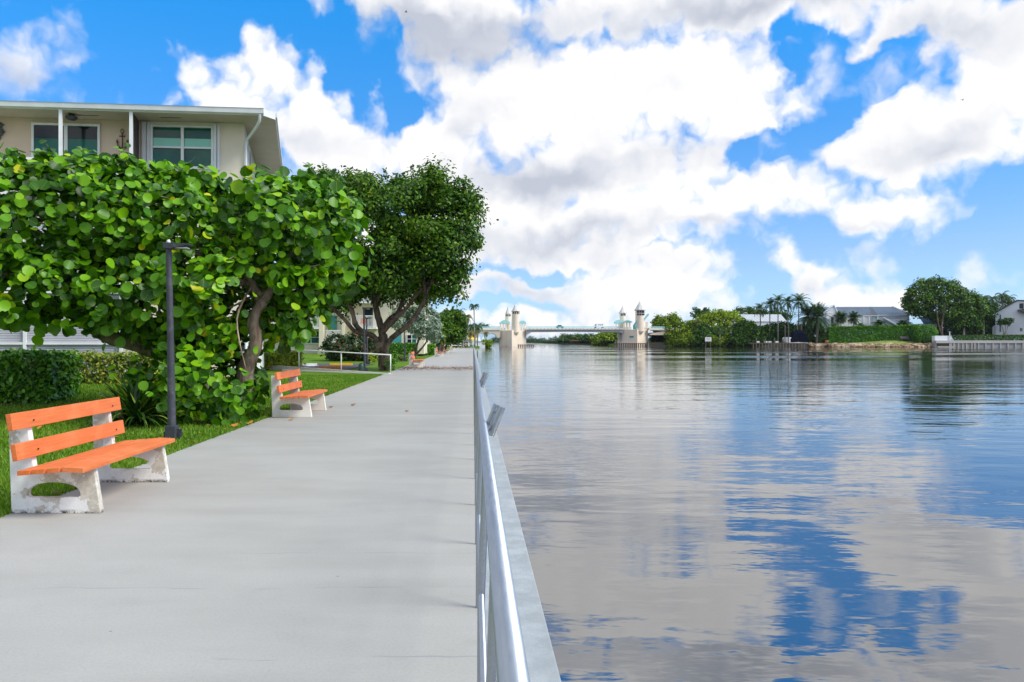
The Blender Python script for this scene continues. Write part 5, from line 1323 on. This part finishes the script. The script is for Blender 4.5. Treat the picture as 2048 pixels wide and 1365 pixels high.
slab('back_roof', [H(1661, 613.5, dz), H(1804, 612.8, dz), H(1812, 631, dz * 2), H(1668, 631, dz * 2)], .15, M['seam'])
m = MB(); a, c = H(1672, 692), H(1748, 631.8); m.bx(a.x, c.x, .5, 13, a.z, c.z); m.build('wall', M['house_white'], h2)
m = MB(); a, c = H(1748.2, 692), H(1816, 632); m.bx(a.x, c.x, -1.0, 13, a.z, c.z); m.build('wall', M['house_white'], h2)
gx = [H(1646, 692), H(1671.5, 692), H(1671.5, 634), H(1661, 612), H(1646, 625)]
m = MB().prism([(p.x, p.z) for p in gx], -3, -.4, 'y'); gb = m.build('gable_wing', M['house_white'], h2)
m = MB(); m.tube([H(1646, 624.4, -3.05), H(1660.6, 611.6, -3.05), H(1670.5, 633.5, -3.05)], .28, 6); m.build('gable_trim', M['white'], gb)
m = MB(); a, c = H(1655, 652), H(1660, 636); m.bx(a.x, c.x, -3.06, -3.003, a.z, c.z); m.build('window', M['glass_dark'], gb)
m = MB(); a, c = H(1647, 692), H(1668, 658.5); m.bx(a.x, c.x, -3.08, -3.004, a.z, c.z); m.build('porch_opening', M['black'], gb)
m = MB(); m.tube([H(1804.5, 612.4, dz), H(1822.5, 631.3, -1.6)], .3, 6); m.tube([H(1752, 631.9, -1.6), H(1822, 631.6, -1.6)], .16, 6); m.build('roof_trim', M['white'], h2)
for px0, px1, py0, py1 in ((1725, 1731, 636, 653), (1744.5, 1750, 634.5, 642)):
    dy = .5 if px1 < 1748 else -1.0
    m = MB(); a, c = H(px0, py1), H(px1, py0); m.bx(a.x, c.x, dy - .12, dy - .003, a.z, c.z); w_ = m.build('window', M['white'], h2)
    m = MB(); m.bx(a.x + .15, c.x - .15, dy - .15, dy - .121, a.z + .15, c.z - .15); m.build('pane', M['glass_pale'], w_)
m = MB()
for px in (1723, 1734, 1751): a, c = H(px - 1.1, 660), H(px + 1.1, 632.5); m.bx(a.x, c.x, -1.9, -1.4, a.z, c.z)
m.build('column', M['white'], h2)
m = MB(); a, c = H(1721, 633.2), H(1752, 631.9); m.bx(a.x, c.x, -2.0, -1.1, a.z, c.z); m.build('beam', M['white'], h2)
slab('lower_roof', [H(1777, 652.5, -7), H(1812, 652.5, -7), H(1798, 636.2, -1.1), H(1763.5, 636.2, -1.1)], .15, M['seam_pale'])
m = MB(); m.tube([H(1763, 636, -1.2), H(1776.5, 652.7, -7.1)], .3, 6); m.build('lower_roof_trim', M['white'], h2)
m = MB(); a, c = H(1779, 692), H(1808, 652.8); m.bx(a.x, c.x, -6.6, -1.2, a.z, c.z); m.build('wall', M['house_white'], h2)
# garden pavilion right of it
gp = thing('pavilion', at(1853, 690, 303), 'small building with blue grey roof and white cupola beside the big bank tree', 'building')
H = lambda px, py, dy=0.: at(px, py, 303) - gp.location + Vector((0, dy, 0))
slab('roof', [H(1838, 648, -3), H(1868, 648, -3), H(1863, 635, 1.5), H(1843, 635, 1.5)], .15, M['seam'], gp)
m = MB(); a, c = H(1840, 692), H(1866, 648.3); m.bx(a.x, c.x, -2.6, 4, a.z, c.z); m.build('wall', M['house_white'], gp)
m = MB(); a = H(1856, 635.2, 1.5); m.lathe([(1.3, 0), (.75, .8), (.25, 1.3), (.05, 1.5)], a, 4, rz=math.pi / 4); m.build('cupola', M['white'], gp)

# hedge, round bush, garden palms
p, q = at(1657, 654, 292), at(1838, 689, 292)
def big_hedge(name, label, x0, x1, y0, y1, zt0, zt1, z0, n, lsz, mat):
    hh = zt0 - z0
    C, N = hedge_pts(x0, x1, y0, y1, 0, hh, n, top=.28)
    C[:, 2] = z0 + C[:, 2] / hh * (zt0 + (zt1 - zt0) * (C[:, 0] - x0) / (x1 - x0) - z0)
    base = ((x0 + x1) / 2, (y0 + y1) / 2, z0)
    t = plant(name, label, 'hedge', base, [leaves(C, N, rng.uniform(.7, 1.3, n) * lsz, oval_leaf())], mat, part='foliage')
    m = MB()
    for k in range(40):
        x = rng.uniform(x0 + .3, x1 - .3); m.tube([(x, (y0 + y1) / 2, z0), (x + rng.normal() * .4, (y0 + y1) / 2, zt0 - .5)], [.15, .06], 5)
    ob = m.build('stems', M['bark_brown']); ob.data.transform(Matrix.Translation(-Vector(base))); ob.parent = t
big_hedge('tall_hedge', 'tall dense clipped hedge in front of the white house', p.x, q.x, 291.5, 294.5, at(0, 656.5, 292).z, at(0, 652, 292).z, .1, 17000, .55, M['clipped'])
C, N = crown_pts(px_ell([(1853, 668, 22, 18), (1856, 676, 19, 14), (1832, 670, 11, 19)], 290.5, 3), 5200, .25, .85, .3, .6)
plant('round_bush', 'large clipped round bush at the right end of the tall hedge', 'bush', tuple(at(1853, 692, 290.5)), [leaves(C, N, .5, oval_leaf())], M['clipped'], [([at(1853, 692, 290.5), at(1853, 680, 290.5), at(1855, 665, 290.5)], .25, .1)], part='foliage')
for px, top, L, n, lab in ((1682, 636, 17, 44, 'left of two round headed palms before the white house'), (1707, 637, 17, 44, 'right of two round headed palms before the white house'), (1758, 650, 19, 34, 'low dark palm in front of the lower metal roof'), (1806, 652, 21, 34, 'dark low palm between the white house and the round bush'), (1668, 654, 15, 30, 'low palm peeping over the left part of the tall hedge'), (1720, 654, 14, 30, 'low palm over the hedge below the white columns')):
    palm_px('garden_palm', lab, px, top, 690, 298.5 if px > 1740 or top > 640 else 302, L, n, M['palm'] if top > 640 else M['date_palm'], group='palms in the house garden', e=(-.8, 1.4), droop=1.5 if top > 640 else .7, hang=.3, lw=.3, r0=.22, w=.3)

# park bench on the mound, red kayak
gbn = thing('garden_bench', at(1810, 680.3, 290), 'small brown garden bench before the tall hedge', 'bench')
MB().bx(-1.6, 1.6, -.4, .4, .4, .5).build('seat', M['shingle'], gbn); MB().bx(-1.6, 1.6, .35, .42, .501, 1.2).build('backrest', M['shingle'], gbn)
for x in (-1.3, 1.3): MB().bx(x - .08, x + .08, -.35, .35, -.1, .399).build('leg', M['shingle'], gbn)
pot = MB().lathe([(.35, 0), (.6, .5), (.55, 1.0), (.4, 1.1), (.45, 1.2)], seg=14)
tag(pot.build('urn', pmat('terracotta', (.42, .15, .08), .8, .15), loc=at(1653.5, 688, 288)), 'terracotta urn at the left foot of the tall hedge', 'urn')

# big bank trees and palms on the right
lg = [([at(1884, 674, 291), at(1883, 655, 291), at(1886, 635, 291), at(1890, 610, 291)], .55, .2), ([at(1882, 668, 291), at(1876, 645, 291), at(1872, 615, 291)], .36, .14)]
bank_tree('largest dark spreading tree on the right bank', [(1868, 585, 52, 27), (1838, 598, 26, 22), (1900, 598, 36, 26), (1860, 612, 48, 22), (1885, 622, 40, 24), (1915, 618, 22, 26), (1930, 606, 30, 24), (1945, 622, 22, 20)], 6, M['mahogany'], 460, 46, 1.7, .8, 'shade_tree', 6, 291, group='trees on the right bank', py_base=673, tr=lg)
bank_tree('dark undergrowth below the largest bank tree', [(1900, 656, 34, 16), (1940, 660, 30, 14), (1970, 652, 20, 20), (1868, 660, 18, 12)], 16, D, 200, 36, 1.4, .8, 'undergrowth_bush', 3, 291, 'bush', 'trees on the right bank', 673)
bank_tree('lighter green tree right of the largest bank tree', [(1950, 612, 26, 18), (1968, 622, 20, 16), (1935, 625, 20, 16)], 12, M['mangrove_dark'], 150, 42, 1.4, .8, 'shade_tree', 4, 291, group='trees on the right bank', py_base=673)
bank_tree('low spreading tree below the royal palm', [(1934, 640, 24, 16), (1916, 648, 18, 14), (1945, 650, 16, 12)], 4, M['mangrove_dark'], 130, 40, 1.3, .75, 'shade_tree', 4, 291, group='trees on the right bank', py_base=673)
bank_tree('pale leafy mass behind the gabled house', [(1985, 628, 22, 18), (2010, 618, 22, 16), (1975, 650, 14, 22)], 26, G, 130, 36, 1.4, .8, 'shade_tree', 4, 291, group='trees on the right bank', py_base=673)
for px, top, L, n, Y, lab in ((1928, 590, 20, 18, 294, 'royal palm with tall pale trunk in the right bank trees'), (1967, 598, 22, 18, 302, 'palm left of the gabled house, thin trunk'), (1985, 600, 22, 18, 310, 'drooping palm behind the gabled house on its left'), (2005, 594, 22, 20, 312, 'tall drooping palm above the gabled house roof'), (2018, 598, 22, 20, 314, 'rightmost drooping palm above the gabled house')):
    palm_px('tall_palm', lab, px, top, 674, Y, L, n, M['palm'], group='palms on the right bank', r0=.38, r1=.24, droop=2.2, hang=.5, lw=.26)
# seawall with pilasters, floating ramp box, low hedge
swr = thing('seawall', at(1970, 683, 285), 'grey seawall with pale cap and pilasters below the gabled house', 'seawall')
H = lambda px, py, dy=0.: at(px, py, 285) - swr.location + Vector((0, dy, 0))
m = MB(); a, c = H(1871, 700), H(2400, 687.3); m.bx(a.x, c.x, 0, 2, a.z, c.z); m.build('wall_face', M['grey_wall'], swr)
m = MB(); a, c = H(1871, 687.2), H(2400, 681.8); m.bx(a.x, c.x, -.35, 2.2, a.z, c.z); m.build('wall_cap', pmat('seawall_cap', (.46, .44, .41), .8, .1, .3), swr)
for i, px in enumerate((1906, 1914.5, 1923.5, 1931, 1941.5, 1947.5, 1955, 1969.5, 1984, 1999, 2014, 2029, 2044, 2060)):
    m = MB(); a, c = H(px, 700), H(px + 2.6, 687.3); m.bx(a.x, c.x, -.3, -.003, a.z, c.z); m.build('pilaster', M['walk'], swr)
m = MB(); a, c = H(1873, 694), H(1903, 687.4); m.bx(a.x, c.x, -.04, -.002, a.z, c.z); m.build('dark_opening', M['black'], swr)
rb_ = thing('dock_enclosure', at(1888, 683.5, 284.6), 'white panelled enclosure on the seawall beside the round bush', 'enclosure')
H = lambda px, py, dy=0.: at(px, py, 284.6) - rb_.location + Vector((0, dy, 0))
m = MB(); a, c = H(1871.5, 683), H(1901, 672.5); m.bx(a.x, c.x, .5, 2.4, a.z, c.z); m.build('panel_wall', M['house_white'], rb_)
for px, t_ in ((1902.5, 672.3), (1900, 664)): m = MB(); a, c = H(px, 696), H(px + 1.1, t_); m.bx(a.x, c.x, .2, .48, a.z, c.z); m.build('post', M['white'], rb_)
m = MB(); a, c = H(1871, 696.5), H(1904, 693.3); m.bx(a.x, c.x, -1.5, -.4, a.z, c.z); m.build('float', M['walk'], rb_)
p, q = at(1905, 671.5, 288), at(2130, 682, 288)
big_hedge('low_hedge', 'long low brownish green hedge along the right seawall', p.x, q.x, 287.4, 289.6, at(0, 672.5, 288).z, at(0, 670.8, 288).z, at(0, 682.5, 288).z, 9000, .42, M['mangrove_dark'])
# gabled house
Yg = 300.0
h3 = thing('house', at(2030, 672, Yg), 'pale blue white house with steep single slope roof at the right edge', 'house')
H = lambda px, py, dy=0.: at(px, py, Yg) - h3.location + Vector((0, dy, 0))
poly = [H(1991, 672), H(2130, 672), H(2130, 612), H(2034.5, 603), H(1991, 627)]
m = MB().prism([(v.x, v.z) for v in poly], 0, 12, 'y'); m.build('wall', M['house_white'], h3)
m = MB(); a = [H(1989.5, 627.6), H(2034, 602.3), H(2034, 600.6), H(1989.5, 625.8)]; m.prism([(v.x, v.z) for v in a], -.5, 12.5, 'y'); m.build('roof', M['shingle'], h3)
m = MB(); a = [H(2034.1, 602.4), H(2130, 608), H(2130, 606), H(2034.1, 600.7)]; m.prism([(v.x, v.z) for v in a], -.5, 12.5, 'y'); m.build('roof', M['shingle'], h3)
m = MB(); a = [H(2034.5, 623), H(2080, 634), H(2080, 628), H(2046, 619), H(2034.5, 621)]; m.prism([(v.x, v.z) for v in a], -2.5, -.003, 'y'); m.build('porch_roof', M['shingle'], h3)
m = MB(); a, c = H(2036, 621), H(2060, 604.5); m.bx(a.x, c.x, -.08, -.002, a.z, c.z); wf = m.build('window', M['white'], h3)
m = MB(); a, c = H(2038.5, 618.5), H(2047, 608); m.bx(a.x, c.x, -.12, -.081, a.z, c.z); m.bx(c.x + .4, c.x + 2, -.12, -.081, a.z, c.z); m.build('pane', M['glass_dark'], wf)
for px0, px1, py0, py1 in ((1999.5, 2002, 630, 665), (2040, 2042, 657, 663.5), (2042.8, 2044.6, 657, 663.5)):
    m = MB(); a, c = H(px0, py1), H(px1, py0); m.bx(a.x, c.x, -.05, -.003, a.z, c.z); m.build('window', M['glass_dark'], h3)
m = MB(); poly = [H(1985, 672), H(1990.9, 672), H(1990.9, 650), H(1985, 654)]; m.prism([(v.x, v.z) for v in poly], .5, 8, 'y'); m.build('lean_to', M['house_white'], h3)
h3.rotation_euler = (0, 0, R(-33)); h3.scale = (.84, 1, 1)
C, N = clumped(px_ell([(2008, 645, 11, 6), (2016, 643, 8, 5), (2002, 646, 6, 4)], 296, 1.4), 34, 30, .8, .5)
plant('frangipani', 'small forked tree with flat crown before the gabled house', 'tree', tuple(at(2009, 672, 296)), [leaves(C, N, .6, oval_leaf())], M['mangrove_dark'],
      [([at(2009, 672, 296), at(2006, 660, 296), at(2001, 647, 296)], .22, .1), ([at(2010, 672, 296), at(2011, 660, 296), at(2011, 645, 296)], .22, .1), ([at(2011, 671, 296), at(2014, 660, 296), at(2018, 645, 296)], .2, .1)], M['bark_palm'])

# ================================================================== BEYOND THE BRIDGE
tag(MB().prism([(64, 345), (78, 345), (500, 345), (900, 1300), (76, 1300), (70, 900), (80, 500)], -1.4, .2).build('far_shore', M['lawn']), kind='structure')
tag(MB().prism([(-400, 1250), (130, 1190), (900, 1190), (900, 1500), (-400, 1500)], -1.4, .4).build('far_shore', M['lawn']), kind='structure')
bank_tree('bright green rounded mangrove framed under the bridge by the right pier', [(1210, 679, 24, 11), (1225, 675, 16, 12), (1196, 683, 12, 8)], 0, G, 120, 36, 1.8, 1.2, 'mangrove_tree', 5, 440, group='mangroves beyond the bridge')
for i, (px, w, lab) in enumerate(((1126, 8, 'leftmost palm clump on the point beyond the bridge'), (1139, 9, 'second palm clump from the left beyond the bridge'), (1153, 9, 'third palm clump from the left beyond the bridge'), (1167, 9, 'fourth palm clump from the left beyond the bridge'), (1181, 9, 'palm clump beyond the bridge next to the bright mangrove'))):
    palm_px('distant_palm', lab, px, 671 + (i % 2) * 2, 689, 690 + i * 6, 9, 18, M['palm'], group='palms on the point beyond the bridge', r0=.4, r1=.3, nst=10, w=.2)
    bank_tree(('low bushes on the point beyond the bridge, at its left tip', 'low bushes under the second distant palm', 'low bushes under the third distant palm', 'low bushes under the fourth distant palm', 'low bushes beside the bright mangrove beyond the bridge')[i], [(px, 681, w, 6), (px + 4, 677, w * .7, 6)], 8, D, 40, 24, 2.4, 1.8, 'distant_bush', 4, 690, 'bush', 'bushes on the point beyond the bridge', 687)
hz_ = thing('boathouse', at(1150, 687.5, 680), 'tiny brown roofed boathouse on the point beyond the bridge', 'building')
MB().prism([(-8, 1.6), (8, 1.6), (5, 4.2), (-5, 4.2)], 0, 8, 'y').build('roof', M['rust'], hz_); MB().bx(-7, 7, .4, 7.6, -.6, 1.59).build('wall', M['cream'], hz_); hz_.scale = (.55, .6, .7)
# a far wood along the horizon
E = []
for px in np.arange(985, 1130, 7.): h = 3.0 + rng.random() * 4; E.append((px, 686 - h * .6, 7, h, 1230 + rng.normal() * 10, 8))
for px in np.arange(1130, 1320, 12.): E.append((px, 683, 12, 4 + rng.random() * 3, 1240, 8))
E = px_ell(E, 1230); C, N = clumped(E, 700, 16, 4.0, .5)
V, Fq, uv = leaves(C, N, rng.uniform(1.6, 3, len(C)), oval_leaf())
tag(np_mesh('far_wood', V, Fq, M['far_green'], uv=uv), kind='stuff')

# left end of the bridge: palms, tents, seawall
palm_px('coconut_palm', 'tall single coconut palm with thin trunk at the end of the walk', 949.5, 614, 692, 190, 16, 15, M['palm'], group='palms at the end of the walk', r0=.14, r1=.10, lean=-1.5, droop=2.1, e=(.0, 1.2), lw=.26, w=.3, hang=.7)
for px, top, L, Y, lab, mt in ((917, 627, 16, 172, 'palm top rising over the rounded green tree', M['palm']), (932, 637, 15, 185, 'palm left of the tall thin palm, drooping fronds', M['palm']), (955, 655, 15, 215, 'short palm just right of the tall thin palm', M['palm']), (942, 655, 14, 225, 'short leafy palm left of the thin trunk', M['palm']), (969, 656, 14, 345, 'small palm behind the left bridge approach', M['palm']), (940, 668, 11, 180, 'golden leaved palm under the bridge end', M['palm_dry']), (950, 668, 10, 196, 'golden green palm beside the thin trunk', M['palm_dry']), (926, 645, 14, 130, 'golden fronded palm at the edge of the rounded tree', M['palm_dry']), (972, 668, 8, 300, 'small ragged palm under the bridge arch', M['palm_dry'])):
    palm_px('palm', lab, px, top, 694, Y, L * 1.3, 22, mt, group='palms at the end of the walk', r0=.2, r1=.14, droop=2.0)
bank_tree('shaggy bush hanging over the far white seawall', [(976, 689, 8, 6.5), (971, 687, 5, 5)], 0, G, 50, 30, .8, .5, 'shore_bush', 1.6, 262, 'bush', 'bushes at the end of the walk', 696)
bank_tree('low green bushes behind the white rail fence', [(905, 688, 14, 6), (920, 687, 10, 5)], 0, G, 60, 30, .6, .4, 'shore_bush', 1.4, 180, 'bush', 'bushes at the end of the walk', 696)
wsw = thing('seawall', at(960, 694.5, 255), 'white far seawall stepping out beyond the end of the walk', 'seawall')
H = lambda px, py, dy=0.: at(px, py, 255) - wsw.location + Vector((0, dy, 0))
m = MB(); a, c = H(949.5, 699), H(970, 691.3); m.bx(a.x, c.x, 0, 4, a.z, c.z); m.build('wall_face', M['white_wall'], wsw)
m = MB()
for px in np.arange(950, 970, 1.6): a, c = H(px, 691.29), H(px + .4, 686.2); m.bx(a.x, c.x, .1, .2, a.z, c.z)
a, c = H(950, 686.19), H(970, 685.7); m.bx(a.x, c.x, .08, .22, a.z, c.z); m.build('picket_rail', M['white'], wsw)
def tent(lab, px0, px1, y0, y1, yb, Y, mat, mat2, name='tent', cat='tent'):
    t = thing(name, at((px0 + px1) / 2, yb, Y), lab, cat); s_ = Y / F; w = (px1 - px0) * s_ / 2; h = (yb - y1) * s_; k = (y1 - y0) * s_
    MB().lathe([(w * 1.38, h), (w * 1.0, h + k * .35), (w * .4, h + k * .8), (.08, h + k)], seg=4 if name == 'tent' else 8, rz=math.pi / 4).build('canopy', mat, t)
    for x in (-w * .92, w * .92):
        for y in (-w * .92, w * .92): MB().tube([(x, y, 0), (x, y, h)], .06, 6).build('pole', mat2, t)
tent('green roofed gazebo behind the people at the end of the walk', 922, 943, 677, 684.5, 697, 186, M['green_roof'], M['white'], 'gazebo', 'gazebo')
tent('left of two white tents near the left bridge pier', 954.5, 962.5, 674, 683, 690, 268, M['tent'], M['white'])
tent('right white tent, nearer the left bridge pier', 962.7, 970.5, 674.5, 683, 690, 270, M['tent'], M['white'])
um = thing('parasol', at(943.5, 692, 205), 'yellow parasol left of the white tents', 'parasol')
MB().lathe([(1.5, 1.6), (1.1, 2.0), (.1, 2.4)], seg=8).build('canopy', M['yellow_canvas'], um); MB().tube([(0, 0, 0), (0, 0, 2.4)], .03, 6).build('pole', M['white'], um)
rf_ = thing('rail_fence', (-6.2, 177.2, 0), 'white rail fence across the end of the walk beside the people', 'fence')
for x in np.arange(-2.6, 5.6, 1.35): MB().bx(x, x + .16, 0, .12, -.1, 1.15).build('post', M['white'], rf_)
for z in (1.0, .55): m = MB().bx(-2.6, 5.5, -.05, -.003, z, z + .14).build('rail', M['white'], rf_)
tl = MB().lathe([(.35, 0), (.35, 3.2), (.0, 3.4)], (0, 0, 0), 8)
ls = thing('lantern', at(933.5, 656, 300), 'slim teal lantern post on the left bridge approach', 'lantern')
MB().tube([(0, 0, 0), (0, 0, 2.2)], .12, 8).build('post', M['teal'], ls); MB().lathe([(.25, 2.2), (.4, 2.9), (.1, 3.3)], seg=8).build('head', M['teal'], ls)

# ------------------------------------------------------------------ people at the end of the walk
def person(label, x, y, rz, top, legs, hair, stride=.12, arm=.1):
    t = thing('person', (x, y, 0), label, 'person', 'people at the end of the walk', rz)
    def skin(name, J, edges, rad, mat, root=0):
        me = bpy.data.meshes.new(name); me.from_pydata(J, edges, []); me.materials.append(mat)
        o = bpy.data.objects.new(name, me); col.objects.link(o); o.parent = t
        m = o.modifiers.new('skin', 'SKIN'); m.use_smooth_shade = True
        if not me.skin_vertices: me.skin_vertices.new()
        for i, r_ in enumerate(rad): me.skin_vertices[0].data[i].radius = (r_, r_)
        me.skin_vertices[0].data[root].use_root = True
        o.modifiers.new('sub', 'SUBSURF').levels = 1; return o
    J = [(0, 0, .95), (0, 0, 1.2), (0, 0, 1.42), (0, 0, 1.52), (0, .01, 1.64), (0, .0, 1.74)]; ed = [(0, 1), (1, 2), (2, 3), (3, 4), (4, 5)]; rd_ = [.14, .13, .14, .055, .09, .06]
    for s_ in (-1, 1):
        k = len(J); J += [(s_ * .19, 0, 1.40), (s_ * .24, s_ * arm, 1.13), (s_ * .23, .12 + s_ * arm, .90), (s_ * .22, .17 + s_ * arm, .82)]; ed += [(2, k), (k, k + 1), (k + 1, k + 2), (k + 2, k + 3)]; rd_ += [.062, .046, .036, .042]
        k = len(J); J += [(s_ * .10, s_ * stride * .4, .50), (s_ * .11, s_ * stride, .09), (s_ * .12, s_ * stride + .13, .045)]; ed += [(0, k), (k, k + 1), (k + 1, k + 2)]; rd_ += [.075, .05, .042]
    skin('body', J, ed, rd_, M['skin'])
    Js = [(0, 0, .93), (0, 0, 1.2), (0, 0, 1.41)]; es = [(0, 1), (1, 2)]; rs = [.155, .15, .155]
    for s_ in (-1, 1): k = len(Js); Js += [(s_ * .20, 0, 1.39), (s_ * .242, s_ * arm * .9, 1.17)]; es += [(2, k), (k, k + 1)]; rs += [.078, .065]
    skin('shirt', Js, es, rs, top)
    Jp = [(0, 0, .92), (-.10, -stride * .4, .50), (-.11, -stride, .13), (.10, stride * .4, .50), (.11, stride, .13)]; skin('trousers', Jp, [(0, 1), (1, 2), (0, 3), (3, 4)], [.155, .09, .065, .09, .065], legs)
    MB().lathe([(.02, 1.80), (.07, 1.785), (.10, 1.74), (.105, 1.68), (.08, 1.62)], (0, -.02, 0), 10).build('hair', hair, t, smooth=True)
person('person in black clothes standing left of the group at the walk end', -2.25, 170, .3, M['cloth_dark'], M['cloth_dark'], M['black'])
person('person in dark blue clothes beside the one in black', -1.75, 170.6, -.5, M['cloth_blue'], M['cloth_dark'], M['black'])
person('person in dark green clothes standing alone near the walk end', -1.25, 172, 2.8, M['cloth_green'], M['cloth_green'], M['rust'])
person('person in teal farthest right of the group by the tall palm', -.45, 176, 2.2, M['teal'], M['cloth_dark'], M['black'])
# ------------------------------------------------------------------ birds
def bird(label, px, py, Y, w):
    t = thing('bird', at(px, py, Y), label, 'bird', rz=.4)
    MB().lathe([(.01, -.28), (.06, -.12), (.08, .05), (.05, .2), (.01, .28)], seg=8).build('body', M['cloth_dark'], t, smooth=True).rotation_euler = (0, R(90), 0)
    for s_ in (-1, 1): MB().add([(.1, 0, 0), (-.1, 0, 0), (-.12, s_ * w * .5, .18), (.06, s_ * w * .5, .2), (-.1, s_ * w, .08)], [(0, 1, 2, 3), (3, 2, 4)]).build('wing', M['cloth_dark'], t)
bird('dark bird gliding high in the white clouds above the right bank', 1925, 201, 150, .55)
bird('dark bird high in the grey cloud above the big tree', 812, 25, 150, .5)

# ================================================================== AIR
hzm = bpy.data.materials.new('air'); hzm.use_nodes = True
hn = hzm.node_tree; hn.nodes.clear(); ho = hn.nodes.new('ShaderNodeOutputMaterial'); hv = hn.nodes.new('ShaderNodeVolumePrincipled')
hv.inputs['Color'].default_value = (.86, .93, 1.0, 1); hv.inputs['Density'].default_value = .00004; hv.inputs['Anisotropy'].default_value = .2
hn.links.new(hv.outputs[0], ho.inputs['Volume'])
tag(MB().bx(-1520, 1520, -60, 3020, -3.2, 32).build('haze', hzm), kind='stuff')
